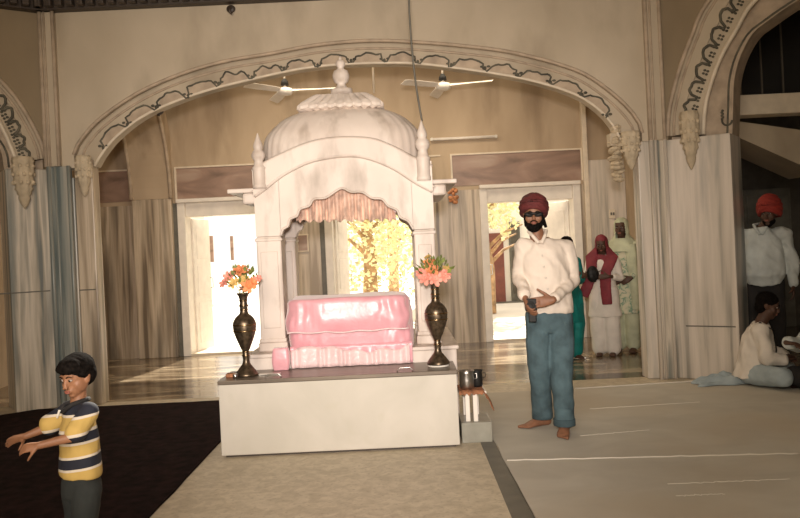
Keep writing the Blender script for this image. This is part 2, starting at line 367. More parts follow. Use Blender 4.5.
# --- the angled side bays with their tall arches
def side_bay(fr, O, A, Bc, K, span, jamb_py, sgn, pier_m):
    """O outer moulding, A and Bc the vine band, K opening edge: profiles from the springing up; mirrored about the apex."""
    def prof(pts):
        p = [fr.px(*q) for q in pts]
        return p
    K_ = prof(K); A_ = prof(A); B_ = prof(Bc); O_ = prof(O)
    apex = K_[0][0]+span/2
    zt = K_[-1][1]
    def full(p, rise):
        x, z = p[-1]
        q = p+[(x+(apex-x)*.5, z+rise*.72), (apex, z+rise)]
        q = smooth_curve(q, 6); return resample(q+[(2*apex-a, b) for a, b in q[::-1][1:]], 61)
    k_, a_, b_, o_ = full(K_, .20), full(A_, .75), full(B_, .50), full(O_, 1.0)
    zmax = max(p[1] for p in o_)+.5
    L = 2*apex+.3
    top = [(o_[0][0]+(o_[-1][0]-o_[0][0])*i/60, zmax) for i in range(61)]
    bm = NB(); strip(bm, o_, top, 0, .45, fr); box(bm, 0, o_[0][0], 0, .45, ZS, zmax, fr=fr); box(bm, o_[-1][0], L, 0, .45, ZS, zmax, fr=fr)
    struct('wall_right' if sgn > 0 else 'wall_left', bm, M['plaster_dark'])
    bm = NB(); strip(bm, b_, a_, .05, .45, fr); strip(bm, a_, o_, .03, .45, fr); struct('trim_arch_band', bm, M['plaster'])
    bm = NB(); strip(bm, k_, b_, .14, .45, fr)
    struct('trim_arch_soffit', bm, M['moulding'])
    roll('trim_arch_roll', o_, .022, 0, fr, M['moulding']); roll('trim_arch_roll', off(o_, -.05), .014, .03, fr, M['moulding'])
    roll('trim_arch_edge', off(b_, .0), .022, .05, fr, M['cream'])
    roll('trim_arch_line', [(x-.045 if x < apex else x+.045, z) for x, z in k_], .010, .135, fr, M['vine'])
    v = scallop(b_, a_, 30, .62, 1.05)
    bm = NB(); tube(bm, [fr.p(x, z, .03) for x, z in v], .014, 6)
    Am = resample(a_, 61); Bm = resample(b_, 61)
    for i in range(1, 60):
        x = Am[i][0]*.5+Bm[i][0]*.5; z = Am[i][1]*.5+Bm[i][1]*.5
        for an in range(4):
            t = math.pi/2*an+.3; sphere(bm, fr.p(x+math.cos(t)*.022, z+math.sin(t)*.022, .045), .016, .008, .012, seg=8, rings=5)
    struct('trim_arch_vine', bm, M['vine'], True)
    bm = NB(); box(bm, 0, K_[0][0]+.01, -.01, .45, 0, ZS-.0, .01, fr=fr); box(bm, 2*apex-K_[0][0], L, 0, .45, 0, ZS, .01, fr=fr); struct('trim_pier', bm, pier_m)
    bm = NB(); strip(bm, [(o_[0][0]-.0, ZS), (K_[0][0], ZS)], [(o_[0][0], o_[0][1]), (K_[0][0], K_[0][1])], .13, .45, fr); struct('trim_arch_foot', bm, M['moulding'])
    return apex, zmax, L
RO = [(668, 136), (669, 111), (679, 71), (693, 33), (709, 0)]
RA = [(681, 134), (683, 116), (686, 100), (695, 74), (706, 44), (719, 20), (729, 0)]
RB = [(702, 134), (703, 113), (707, 91), (719, 57), (736, 27), (753, 0)]
RK = [(729, 134), (730, 101), (731, 78), (737, 54), (750, 30), (766, 17), (790, 0)]
apR, zmR, LR = side_bay(FR, RO, RA, RB, RK, 2.5, 330, 1, M['marble_pale'])
LO = [(45, 158), (44, 152), (37, 134), (20, 104), (0, 80)]
LA = [(31, 160), (29, 153), (20, 127), (10, 108), (0, 93)]
LB = [(18, 162), (14, 152), (7, 135), (0, 122), (-8, 112)]
LK = [(6, 166), (4, 152), (-2, 140), (-12, 128), (-25, 118)]
def mir(l): return l
class FrameL(Frame): pass
apL, zmL, LL = side_bay(FL, LO, LA, LB, LK, 2.5, 330, -1, M['marble'])
corbel(FR, 693, 112, 170, .088, .18, M['carve'])
corbel(FL, 24, 158, 209, .10, .18, M['carve'])
# painted curl at the foot of the opening line on the right
bm = NB(); cx_, cz_ = FR.px(724, 119)
tube(bm, [FR.p(cx_+.045*math.cos(t), cz_+.045*math.sin(t), .13) for t in [(-3.4+i*.28) for i in range(13)]], .010, 6)
for i in range(6): sphere(bm, FR.p(cx_-.045+.008*(i % 2), cz_+.02+.016*i, .13), .014, .008, .012, seg=8, rings=5)
struct('trim_curl', bm, M['vine'], True)
# cornice with carved brackets under the hall ceiling
def cornice(fr, x0, x1, z, n, y0=-.16):
    bm = NB(); box(bm, x0, x1, y0, .0, z+.10, z+.34, fr=fr); box(bm, x0, x1, y0+.05, .0, z, z+.10, fr=fr)
    for i in range(n):
        a = x0+(x1-x0)*(i+.5)/n; w = (x1-x0)/n*.32
        box(bm, a-w, a+w, y0-.03, y0+.06, z+.015, z+.15, .01, fr=fr)
    struct('trim_cornice', bm, M['wood_dark'])
cornice(F0, XL, XR, ZC, 60); 
def cornL(): 
    bm = NB(); box(bm, -.12, 2.6, -.16, 0, ZC+.10, ZC+.34, fr=FL); box(bm, -.08, 2.6, -.11, 0, ZC, ZC+.1, fr=FL)
    for i in range(24): box(bm, .02+i*.107, .085+i*.107, -.19, -.1, ZC+.015, ZC+.15, .01, fr=FL)
    struct('trim_cornice', bm, M['wood_dark'])
cornL()
# hall ceiling
bm = NB(); box(bm, -9, 9, -3, YF, zmR+.01, zmR+.15); struct('ceiling_hall', bm, M['plaster'])
bm = NB(); box(bm, -9, 9, -3.2, -3, 0, zmR+.1); struct('wall_closing_rear', bm, M['plaster'])  # unseen closing wall, added to keep sky light out of the hall
bm = NB(); box(bm, -9.2, -9, -3, YF, 0, zmR+.1); struct('wall_closing_left', bm, M['plaster_dark'])  # this and the next: side walls out of view, added to cut ambient light
bm = NB(); box(bm, 9, 9.2, -3, YF, 0, zmR+.1); struct('wall_closing_right', bm, M['plaster_dark'])

# --- corridor behind the arch
ZK = 4.12
bm = NB(); box(bm, -4.9, 3.5, YF+TH, YB+.25, ZK, ZK+.15); struct('ceiling_corridor', bm, M['plaster_back'])
bm = NB(); box(bm, -4.9, 3.5, YF+.02, YF+TH, ZC+.3, ZK+.2); struct('wall_front_upper', bm, M['plaster'])
bm = NB(); box(bm, 3.3, 3.5, YF+.95, YB, 0, ZK); struct('wall_light_block_right', bm, M['plaster_back'])  # unseen wall added so the right side room stays dark
bm = NB(); box(bm, -4.9, -4.75, YF+TH, YB, 0, ZK); struct('wall_partition_left', bm, M['plaster_back'])
# rear wall with three doorways
DZ = FB.px(200, 201)[1]-.02
doors = []
for xa, xb in ((182, 286), (328, 428), (484, 582)):
    y = 270
    doors.append((FB.px(xa, y)[0], FB.px(xb, y)[0]))
xs = [-4.9]+[v for d in doors for v in d]+[3.5]
bm = NB()
for i in range(0, len(xs), 2): box(bm, xs[i], xs[i+1], 0, .25, 0, DZ, fr=FB)
struct('wall_back_lower', bm, M['marble_warm'])
ZT = FB.px(500, 153.5)[1]               # top of the red transom panels
bm = NB(); box(bm, -4.9, 3.5, 0, .25, DZ, ZK+.15, fr=FB); struct('wall_back', bm, M['plaster_back'])
for xa, xb in ((97, 135), (176, 262), (300, 420), (452, 581)):
    a0, a1 = FB.px(xa, 170)[0], FB.px(xb, 165)[0]
    bm = NB(); box(bm, a0, a1, -.012, 0, DZ+.06, ZT, fr=FB); struct('trim_transom', bm, M['marble_red'])
    bm = NB(); box(bm, a0-.02, a1+.02, -.03, 0, ZT, ZT+.022, fr=FB); box(bm, a0-.02, a0+.005, -.03, 0, DZ+.06, ZT, fr=FB); box(bm, a1-.005, a1+.02, -.03, 0, DZ+.06, ZT, fr=FB)
    struct('trim_transom_frame', bm, M['cream'])
for k, (a0, a1) in enumerate(doors):
    bm = NB(); w = .09
    box(bm, a0-.02, a0+w, -.05, .28, 0, DZ, .008, fr=FB); box(bm, a1-w, a1+.02, -.05, .28, 0, DZ, .008, fr=FB); box(bm, a0+w, a1-w, -.0, .28, DZ-.20, DZ, .008, fr=FB)
    box(bm, a0-.02, a1+.02, -.10, .02, DZ, DZ+.055, .01, fr=FB)
    tag(obj('window_%d' % (k+1) if False else 'door_%d' % (k+1), bm, M['white_paint']), kind='structure')
    bm = NB(); box(bm, a0, a1, -.02, .5, -.02, .03, fr=FB); struct('trim_threshold', bm, M['cream'])
# open white door leaves standing inside the doorways
def leaf(x, y0, y1, h, name='door_leaf'):
    o = None
    bm = NB(); box(bm, x-.02, x+.02, y0, y1, .03, h, .004)
    for z0, z1 in ((.15, .75), (.85, 1.3), (1.4, h-.12)):
        for s in (-1, 1): box(bm, x+s*.02-.006, x+s*.02+.006, y0+.1, y1-.1, z0, z1, .004)
    bm2 = bm; return bm2
def leaf_obj(ax, ay, bx, by, h):
    fr = Frame((ax, ay, 0), (bx-ax, by-ay, 0), (-(by-ay), bx-ax, 0)); L = math.hypot(bx-ax, by-ay)
    bm = NB(); box(bm, 0, L, -.02, .02, .03, h, .004, fr=fr)
    for z0, z1 in ((.15, .75), (.85, 1.3), (1.4, h-.12)):
        box(bm, .08, L-.08, -.028, .028, z0, z1, .005, fr=fr)
    o = tag(obj('door_leaf', bm, M['white_paint']), kind='structure')
    b2 = NB(); tube(b2, [fr.p(L-.05, .95, -.03), fr.p(L-.05, .95, -.07), fr.p(L-.05, 1.1, -.07), fr.p(L-.05, 1.1, -.03)], .008, 8)
    obj('door_handle', b2, M['steel'], o, True)
leaf_obj(doors[0][0]+.10, YB+.26, doors[0][0]+.22, YB+.75, DZ-.22)
leaf_obj(doors[1][0]+.10, YB+.26, doors[1][0]+.24, YB+.75, DZ-.22)
leaf_obj(doors[2][0]+.10, YB+.26, doors[2][0]+.13, YB+.70, DZ-.22)
leaf_obj(doors[2][1]-.09, YB+.26, doors[2][1]-.36, YB+.66, DZ-.22)
# rear pilasters and the ribs that spring from them
def rear_pilaster(px0, px1, zt, m):
    a0, a1 = FB.px(px0, 260)[0], FB.px(px1, 260)[0]
    bm = NB(); box(bm, a0, a1, -.12, 0, 0, zt, .012, fr=FB); struct('trim_rear_pilaster', bm, m); return a0, a1
zt = FB.px(150, 200)[1]
a0, a1 = rear_pilaster(137, 176, zt, M['marble_warm'])
def rib(a0, a1, z0, reach, z1):
    bm = NB(); n = 18; fr = Frame((0, YB, 0), (0, -1, 0), (1, 0, 0))
    lo = []; hi = []
    for i in range(n):
        t = math.pi/2*i/(n-1)
        lo.append((.12+reach*(1-math.cos(t)), z0+(z1-z0)*math.sin(t))); hi.append((lo[-1][0]*.0 if i == 0 else -.02, lo[-1][1]+.0 if i < 1 else lo[-1][1]))
    hi = [(0.0, z0+(ZK-z0)*i/(n-1)) for i in range(n)]
    hi[-1] = (reach+.12, ZK)
    hi = [(0, p[1]) if p[1] < ZK else p for p in hi]
    strip(bm, lo, [(max(0, l[0]-.30) if i < n-1 else l[0], l[1]+(.0 if i == 0 else .12)) for i, l in enumerate(lo)], a0, a1, fr)
    struct('trim_rib', bm, M['plaster_back'])
    for a in (a0, a1):
        b2 = NB(); tube(b2, [fr.p(x, z, a) for x, z in lo], .028, 8); struct('trim_rib_roll', b2, M['moulding'], True)
rib(a0, a1, zt, 1.5, ZK-.12)
b0, b1 = FB.px(586, 250)[0], FB.px(604, 250)[0]
bm = NB(); box(bm, b0, b0+.07, -.10, 0, 0, ZK, .01, fr=FB); struct('trim_rear_pilaster', bm, M['cream'])
bm = NB(); box(bm, b0+.07, 3.3, -.05, 0, 0, FB.px(600, 160)[1], .01, fr=FB); struct('trim_rear_panel', bm, M['marble_pale'])
# dark slim pilaster lines beside the left door
for px_ in (178.5, 330-5):
    a = FB.px(px_, 270)[0]; bm = NB(); box(bm, a-.045, a+.03, -.04, 0, 0, DZ, .006, fr=FB); struct('trim_door_strip', bm, M['strip'])
# picture rail pipe on the rear wall
bm = NB(); box(bm, FB.px(250, 150)[0], FB.px(440, 150)[0], -.02, 0, ZT, ZT+.02, fr=FB); struct('trim_rail', bm, M['cream'])

# --- side rooms behind the angled bays
def room(x0, x1, y1):
    bm = NB(); box(bm, x0, x1, y1, y1+.2, 0, 4.6); box(bm, x0, x1, YF-5, y1, 4.6, 4.75)
    return bm
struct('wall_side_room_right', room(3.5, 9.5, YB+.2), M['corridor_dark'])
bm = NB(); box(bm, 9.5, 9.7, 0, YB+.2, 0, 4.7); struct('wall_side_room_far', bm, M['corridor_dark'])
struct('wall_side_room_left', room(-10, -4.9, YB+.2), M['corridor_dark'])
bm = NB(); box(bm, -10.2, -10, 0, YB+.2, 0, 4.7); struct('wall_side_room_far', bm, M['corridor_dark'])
# window above the lintel behind the right arch
FW = FY(8.5)
x0, zl0 = FW.px(733, 117); _, zl1 = FW.px(733, 97); xe = x0+3.2
bm = NB(); box(bm, x0+.0-.35, xe, -.1, .15, zl0, zl1, .01, fr=FW); struct('trim_lintel', bm, M['cream'])
bm = NB()
box(bm, x0-.35, xe, .1, .12, zl1, zmR, fr=FW); tag(obj('window_1', bm, M['black']), kind='structure')
bm = NB()
for i in range(9): a = x0-.1+i*.235; box(bm, a-.006, a+.006, .07, .095, zl1, zmR, fr=FW)
tag(obj('window_bars', bm, M['corridor_dark']), kind='structure')
# sloping underside of a stair behind the arch
bm = NB(); s0 = FW.px(775, 116); s1 = FW.px(806, 148)
pts_lo = [(FW.px(736, 130)[0], FW.px(736, 130)[1]), (FW.px(830, 172)[0], FW.px(830, 172)[1])]
pts_hi = [(FW.px(736, 118)[0], zl0), (FW.px(830, 130)[0], FW.px(830, 130)[1])]
strip(bm, pts_lo, pts_hi, .2, .9, FW); struct('trim_stair_soffit', bm, M['plaster'])
# grey panelled door far behind, and a stair rail
bm = NB(); FD = FY(YB+.1); xa, za = FD.px(740, 190); xb, zb = FD.px(790, 195)
box(bm, xa, xb, -.02, .05, 0, za, .01, fr=FD)
for k in range(2): box(bm, xa+.08+k*(xb-xa)*.48, xa+.08+(k*.48+.36)*(xb-xa), -.04, 0, za-.75, za-.1, .01, fr=FD)
tag(obj('door_4', bm, M['door_grey']), kind='structure')

# --- the courtyard seen through the doorways
bm = NB(); box(bm, -16, -5.5, 22, 23, 0, 7)
struct('wall_courtyard_house', bm, M['outside_wall'])
F22 = FY(21.98)
for (xa, ya, xb, yb) in ((205, 236, 214, 262), (230, 236, 234, 260), (196, 300, 212, 307)):
    A_ = F22.px(xa, ya); B_ = F22.px(xb, yb); bm = NB(); box(bm, A_[0], B_[0], -.03, .05, B_[1], A_[1], fr=F22); struct('window_2', bm, M['marble_red'])
bm = NB(); box(bm, 0.5, 9, 19, 20, 0, 3.3); struct('wall_courtyard_right', bm, M['outside_wall'])
F19 = FY(18.97)
A_ = F19.px(497, 233); B_ = F19.px(506, 303); bm = NB(); box(bm, A_[0]-.35, B_[0], -.04, .05, B_[1], A_[1], fr=F19); struct('door_5', bm, M['red_door'])
A_ = F19.px(508, 222); B_ = F19.px(523, 303); bm = NB(); box(bm, A_[0], B_[0], -.04, .05, B_[1], A_[1], fr=F19); struct('window_3', bm, M['strip'])
for k in range(3):
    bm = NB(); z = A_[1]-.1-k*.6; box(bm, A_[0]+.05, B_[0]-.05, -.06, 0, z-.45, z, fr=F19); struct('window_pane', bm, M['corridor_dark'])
A_ = F19.px(480, 305); B_ = F19.px(527, 325); bm = NB(); box(bm, A_[0], B_[0], -.35, 0, 0, A_[1], fr=F19); struct('trim_plinth_courtyard', bm, M['strip'])

# ============================================================ RUG, SHEETS
def sheet_poly(name, pts, z, m, th=.008, wav=.0, smooth=False):
    bm = NB(); n = len(pts)
    t = [bm.verts.new((p[0], p[1], z+th)) for p in pts]; b = [bm.verts.new((p[0], p[1], z)) for p in pts]
    bm.faces.new(t); bm.faces.new(b[::-1])
    for i in range(n): bm.faces.new((b[i], b[(i+1) % n], t[(i+1) % n], t[i]))
    return obj(name, bm, m, None, smooth)
def edge(a, b, n=12, amp=.012, seed=0):
    a, b = V(a), V(b); d = (b-a).normalized(); nrm = V((-d.y, d.x, 0))
    return [a+(b-a)*i/n+nrm*amp*noise.noise(V((i*.7, seed, 0))) for i in range(n)]
# carpet
r1, r2 = G(220, 443), G(150, 518); dr = (r2-r1); rn = r1+dr*1.9; rb = r1-dr*((r1.y-7.62)/(-dr.y))
rb = r1+dr*((7.62-r1.y)/dr.y)
pts = edge((-7.2, 1.2, 0), rn, 4, .01)+edge(rn, rb, 20, .012, 3)+edge(rb, (-3.6, 7.60, 0), 20, .02, 5)+[V((-3.6, 7.6, 0)), V((-4.5, 6.9, 0)), V((-7.2, 5.0, 0))]
rug = tag(sheet_poly('carpet', pts, .001, M['rug'], .014), 'large dark maroon carpet covering the left side of the floor', 'carpet')
# cotton floor sheets on the right
k1, k2 = G(490, 434), G(534, 518); dk = k2-k1
def kx(y): t = (y-k1.y)/dk.y; return k1.x+dk.x*t
sA = G(504, 463); sB = G(800, 456)
yB0 = sA.y; yB1 = sB.y
near = edge((kx(1.0), 1.0, 0), (4.5, 1.0, 0), 3, 0)+edge((4.5, 1.0, 0), (4.5, yB1+.2, 0), 3, 0)+edge((4.5, yB1+.2, 0), sB, 3, 0)+edge(sB, sA, 24, .02, 2)+edge((kx(yB0), yB0, 0), (kx(1.0), 1.0, 0), 16, .015, 9)
tag(sheet_poly('floor_sheet', near, .010, M['sheet'], .006), 'grey white cotton floor sheet nearest the camera at lower right', 'floor sheet', 'cotton sheets on the right side of the floor')
sC = G(575, 389); sD = G(703, 381)
far = edge((kx(yB0)-.0, yB0-.10, 0), (4.6, yB1-.1, 0), 4, 0)+edge((4.6, yB1-.1, 0), (4.6, 6.6, 0), 3, 0)+edge((4.6, 6.6, 0), (sD.x, sD.y-.02, 0), 6, .01)+edge(sD, sC, 12, .015, 4)+edge(sC, (kx(sC.y), sC.y-.05, 0), 6, .02, 8)+edge((kx(sC.y), sC.y-.05, 0), (kx(yB0), yB0-.10, 0), 10, .015, 6)
tag(sheet_poly('floor_sheet', far, .002, M['sheet'], .006), 'grey beige cotton floor sheet reaching back to the marble pier', 'floor sheet', 'cotton sheets on the right side of the floor')
def hem(a, b, par, r=.010, seed=1, z=.016):
    bm = NB(); P = edge(a, b, 30, .02, seed)+[V(b)]; tube(bm, [(p.x, p.y, z) for p in P], r, 6)
    for v in bm.verts: v.co.z = z+(v.co.z-z)*.35
    return obj('hem', bm, M['hem'], par, True)
sh = [o for o in COL.objects if o.name.startswith('floor_sheet')]
hem((sA.x+.02, sA.y, 0), (sB.x, sB.y, 0), sh[0], .012, 2, .018)
hem((sC.x, sC.y-.03, 0), (sD.x, sD.y-.03, 0), sh[1], .016, 4, .011)
hem(G(590, 410), G(700, 403), sh[1], .006, 6, .009)
hem(G(668, 487), G(790, 482), sh[0], .006, 7, .018)
for i, (a, b) in enumerate(((G(676, 499), G(725, 497)), (G(580, 437), G(650, 431)))): hem(a, b, sh[0] if i == 0 else sh[1], .005, 8+i, .018 if i == 0 else .009)

# ============================================================ OFFERING BOX AND PLINTH
A1, A2 = G(222, 459), G(459.5, 447)
ybx = (A1.y+A2.y)/2
x0, x1 = A1.x, A2.x; HB = .545
bx = thing('offering_box', 'long low box with pale front panel and brown steel lid', 'box', ((x0+x1)/2, ybx+.22, 0))
bm = NB(); box(bm, x0, x1, ybx+.02, ybx+.44, .012, HB-.03, .004); obj('body', bm, M['box_front'], bx)
bm = NB(); box(bm, x0-.004, x1+.004, ybx, ybx+.02, .018, HB-.012, .004); obj('front_panel', bm, M['box_front'], bx)
bm = NB(); box(bm, x0-.01, x1+.01, ybx-.008, ybx+.45, HB-.03, HB, .006); obj('lid', bm, M['lid'], bx)
bm = NB(); box(bm, x0+.02, x1-.02, ybx+.03, ybx+.42, 0, .014); obj('base', bm, M['wood_dark'], bx)
for px in (273, 405):
    p = W(px, 371, ybx+.03); bm = NB()
    tube(bm, [V((p.x+a, ybx+.03+.0, HB+b)) for a, b in ((-.055, 0), (-.055, .010), (-.035, .028), (.035, .028), (.055, .010), (.055, 0))], .004, 8)
    obj('handle', bm, M['steel'], bx, True)
YP = ybx+.475
pl = thing('marble_plinth', 'broad pale marble plinth under the canopy shrine', 'plinth', (-.43, YP+.7, 0))
xa, xb = W(249, 360, YP).x, W(457, 355, YP).x; ZP = W(445, 345.5, YP).z
bm = NB(); box(bm, xa, xb, YP, YP+1.35, 0, ZP-.03, .01); obj('block', bm, M['white_marble'], pl)
bm = NB(); box(bm, xa-.015, xb+.015, YP-.015, YP+1.365, ZP-.03, ZP, .008); obj('top_slab', bm, M['white_marble'], pl)

# ============================================================ THE WHITE MARBLE CANOPY (PALKI)
YC = YP+.14; FC = FY(YC); WMm = M['white_marble']
pk = thing('canopy_shrine', 'white marble domed canopy shrine on four pillars under the big arch', 'shrine', (-.43, YC+.5, ZP))
cl0, cl1 = W(257, 260, YC).x, W(282, 260, YC).x; cr0, cr1 = W(415, 260, YC).x, W(436, 260, YC).x
zsp = FC.px(275, 236)[1]                # arch springing
DP = 1.0
def column(xa, xb, y):
    b = NB(); box(b, xa, xb, y, y+.2, ZP, zsp-.001, .012)
    box(b, xa-.015, xb+.015, y-.015, y+.215, ZP, ZP+.07, .01); box(b, xa-.008, xb+.008, y-.008, y+.208, ZP+.07, ZP+.10, .006)
    box(b, xa+.03, xb-.03, y-.008, y+.05, ZP+.18, zsp-.12, .006)
    box(b, xa-.01, xb+.01, y-.01, y+.21, zsp-.04, zsp-.015, .008)
    return obj('column', b, WMm, pk)
for y in (YC, YC+DP-.2): column(cl0, cl1, y); column(cr0, cr1, y)
op = [(275, 236), (277, 231), (283, 229), (288, 226), (290, 219), (297, 216), (300, 209), (309, 206), (314, 199), (325, 198), (333, 193), (342, 188), (351, 192), (362, 192), (372, 198), (382, 199), (388, 206), (397, 210), (400, 217), (408, 221), (412, 227), (417, 231)]
opc = [FC.px(*p) for p in op]; opc[0] = (cl1, opc[0][1]); opc[-1] = (cr0, opc[0][1])
opc = [opc[0]]+[p for p in opc[1:-1] if cl1 < p[0] < cr0]+[opc[-1]]
opc = smooth_curve(opc, 3)
arcU = [(256, 172), (266, 165), (284, 156), (307, 146), (325, 141), (343, 139), (360, 139), (378, 141), (398, 149), (417, 159), (435, 167)]
arcL = [(256, 196), (266, 189), (284, 175), (307, 163), (325, 158), (343, 155.5), (360, 155.5), (378, 160), (398, 169), (418, 182), (435, 191)]
aU = [FC.px(*p) for p in arcU]; aL = [FC.px(*p) for p in arcL]
def fitx(c, xa, xb):
    s0, s1 = c[0][0], c[-1][0]; return [(xa+(p[0]-s0)/(s1-s0)*(xb-xa), p[1]) for p in c]
aU = resample(smooth_curve(fitx(aU, cl0, cr1), 6), 61); aL = resample(smooth_curve(fitx(aL, cl0, cr1), 6), 61)
zside = aU[0][1]
def facade(y, d, nm):
    fr = FY(y); b = NB()
    lo = resample(opc, 61); strip(b, lo, [(cl1+(cr0-cl1)*i/60, 0) and (aUx[0], aUx[1]) for i, aUx in enumerate(resample([(cl1, min(aU, key=lambda q: abs(q[0]-cl1))[1])]+[p for p in aU if cl1 < p[0] < cr0]+[(cr0, min(aU, key=lambda q: abs(q[0]-cr0))[1])], 61))], 0, d, fr)
    box(b, cl0, cl1+.002, .0, d, lo[0][1], zside+.04, fr=fr); box(b, cr0-.002, cr1, .0, d, lo[0][1], aU[-1][1]+.05, fr=fr)
    l_ = [p for p in aU if p[0] <= cl1+.01]; 
    return obj(nm, b, WMm, pk)
fa = facade(YC, .12, 'front_arch'); facade(YC+DP-.12, .12, 'rear_arch')
for c, r, nm in ((aU, .022, 'arch_moulding'), (aL, .018, 'arch_moulding'), (off(aL, .035), .009, 'arch_moulding'), (off(aU, -.045), .010, 'arch_moulding')):
    b = NB(); tube(b, [FC.p(x, z, -.004) for x, z in c], r, 8); obj(nm, b, WMm, fa, True)
b = NB(); strip(b, aL, aU, -.03, .02, FC); obj('arch_band', b, WMm, fa)
b = NB(); tube(b, [FC.p(x, z, -.002) for x, z in resample(opc, 120)], .010, 6); obj('arch_moulding', b, WMm, fa, True)
# side walls above the springing
for xa_, xb_ in ((cl0, cl0+.1), (cr1-.1, cr1)):
    fr = Frame((0, YC, 0), (0, 1, 0), (1, 0, 0)); b = NB()
    lo = [(.2+(DP-.4)*i/20, zsp+.0+.28*math.sin(math.pi*i/20)**.7) for i in range(21)]
    strip(b, lo, [(l[0], zside+.02) for l in lo], xa_+.004, xb_-.004, fr); box(b, .12, .2, xa_+.004, xb_-.004, zsp, zside+.02, fr=fr); box(b, DP-.2, DP-.12, xa_+.004, xb_-.004, zsp, zside+.02, fr=fr)
    obj('side_arch', b, WMm, pk)
# eaves on the two sides
ze = FC.px(440, 183.5)[1]; ex0, ex1 = W(229, 190, YC+.1).x, W(456, 180, YC+.1).x
for xa_, xb_ in ((ex0, cl0+.01), (cr1-.01, ex1)):
    b = NB(); box(b, xa_, xb_, .02, DP-.02, ze, ze+.035, .008, fr=FC); s = (xa_, xb_)
    inner_ = (cl0-.10, cl0+.01) if xa_ == ex0 else (cr1-.01, cr1+.11)
    box(b, inner_[0], inner_[1], .03, DP-.03, ze-.09, ze, .02, fr=FC); obj('eave', b, WMm, pk)
# ribbed dome
def wz(px, py): return W(px, py, YC+.5)
dc = V((wz(343, 120).x, YC+.5, 0))
zb = wz(343, 163).z
dome = [(.66, zb-.02), (.665, zb+.06), (.645, wz(343, 141).z), (.58, wz(343, 130).z), (.49, wz(343, 121).z), (.38, wz(343, 115).z), (.26, wz(343, 110).z), (.20, wz(343, 107).z)]
dome = smooth_curve(dome, 4); b = NB(); rings = []
NS = 144
for r, z in dome:
    ring = []
    for k in range(NS):
        t = 2*math.pi*k/NS; cx, cy = math.cos(t), math.sin(t); e = .62
        sx = math.copysign(abs(cx)**e, cx); sy = math.copysign(abs(cy)**e, cy)
        f = 1+.012*abs(math.sin(t*18))
        ring.append(dc+V((sx*r*f, sy*r*f*.72, z)))
    rings.append(ring)
ring_loft(b, rings); obj('dome', b, WMm, pk, True)
# scalloped square cap
b = NB(); rings = []
ce = W(343, 107.5, YC+.22).z; ct = W(343, 91.5, YC+.32).z
cap = [(.30, ce-.01), (.335, ce), (.33, ce+.025), (.30, ce+(ct-ce)*.42), (.225, ce+(ct-ce)*.80), (.205, ce+(ct-ce)*.90), (.19, ct-.01), (.05, ct)]
for j, (r, z) in enumerate(cap):
    ring = []
    for k in range(320):
        t = k/320*4; s = int(t); f = t-s; a = -1+2*f
        x, y = ((a, -1), (1, a), (-a, 1), (-1, -a))[s]
        sc_ = abs(math.sin(f*math.pi*9)); amp = (.0, .02, .022, .020, .016, 0.012, 0, 0)[j]
        ring.append(dc+V((x*(r+amp*sc_), y*(r+amp*sc_)*.85, z-(.022*(1-sc_)*0 if j > 2 else -.018*(1-sc_)))))
    rings.append(ring)
ring_loft(b, rings); cp = obj('roof_cap', b, WMm, pk)
zf = lambda py: wz(343, py).z
b = NB(); lathe(b, dc, [(r*.00835, zf(py)) for r, py in ((11, 94), (11, 89.5), (6, 88), (5, 86), (4, 84.5), (7, 82), (8.5, 78), (8.5, 75), (7, 71), (3.5, 69), (3, 67.5), (4.5, 66), (5, 63.5), (4, 61), (1.6, 60), (1.5, 58.5), (.5, 56))], 28); obj('finial', b, WMm, cp, True)
# corner pinnacles
def pinnacle(px, pyt, pyb, wpx):
    s = (YC+.1)/FPX; c = W(px, pyb, YC-.015); H = (pyb-pyt)*s; w = wpx*s/2
    prof = [(.95, 0), (1, .06), (.9, .08), (.9, .34), (1.0, .37), (.75, .41), (.62, .5), (.9, .55), (1, .60), (.85, .66), (.55, .70), (.7, .74), (.62, .80), (.3, .90), (.12, .97), (.03, 1)]
    b = NB(); lathe(b, V((c.x, c.y, c.z)), [(r*w, z*H) for r, z in prof], 20); return obj('pinnacle', b, WMm, pk, True)
pinnacle(260, 134, 189, 14); pinnacle(424, 121, 181, 15)
yb_ = YC+DP-.1
for x in (cl0+.06, cr1-.06):
    b = NB(); lathe(b, V((x, yb_, zside)), [(r*.05, z*.36) for r, z in ((.9, 0), (.9, .34), (1, .37), (.6, .45), (1, .6), (.5, .7), (.65, .76), (.1, .97), (.03, 1))], 16); obj('pinnacle', b, WMm, pk, True)

# gathered valance inside the arch
val = [(296, 217), (300, 209), (309, 203), (320, 197), (343, 190), (365, 194), (378, 198), (388, 205), (396, 213)]
YV = YC+.155; FV = FY(YV)
vt = resample(smooth_curve([FV.px(*p) for p in val], 6), 160)
b = NB(); rows = 12; grid = []
for i, (x, z) in enumerate(vt):
    col = []
    zbot = FV.px(296+i/159*101, 221.5-(i/159)*1.5)[1]+.012*math.sin(i*.42)
    for j in range(rows+1):
        f = j/rows
        y = YV+.016*math.sin(i*.62+.5*math.sin(i*.13))*(.5+.8*f)+.02*math.sin(f*3.1)
        zz = z+.02+(min(zbot, z-.005)-z-.02)*f
        col.append(b.verts.new((x+.006*math.sin(i*.31)*f, y, zz)))
    grid.append(col)
for i in range(len(grid)-1):
    for j in range(rows): b.faces.new((grid[i][j], grid[i][j+1], grid[i+1][j+1], grid[i+1][j]))
o = obj('valance', b, M['valance'], None, True); md = o.modifiers.new('s', 'SOLIDIFY'); md.thickness = .004
tag(o, 'gathered peach brocade valance hanging in the shrine arch', 'valance')
v_edge = NB(); tube(v_edge, [V((g[-3].co if False else (0, 0, 0))) for g in []] or [FV.p(x, z+.005, -.012) for x, z in vt], .007, 6)
obj('trim', v_edge, M['pink_pale'], o, True)

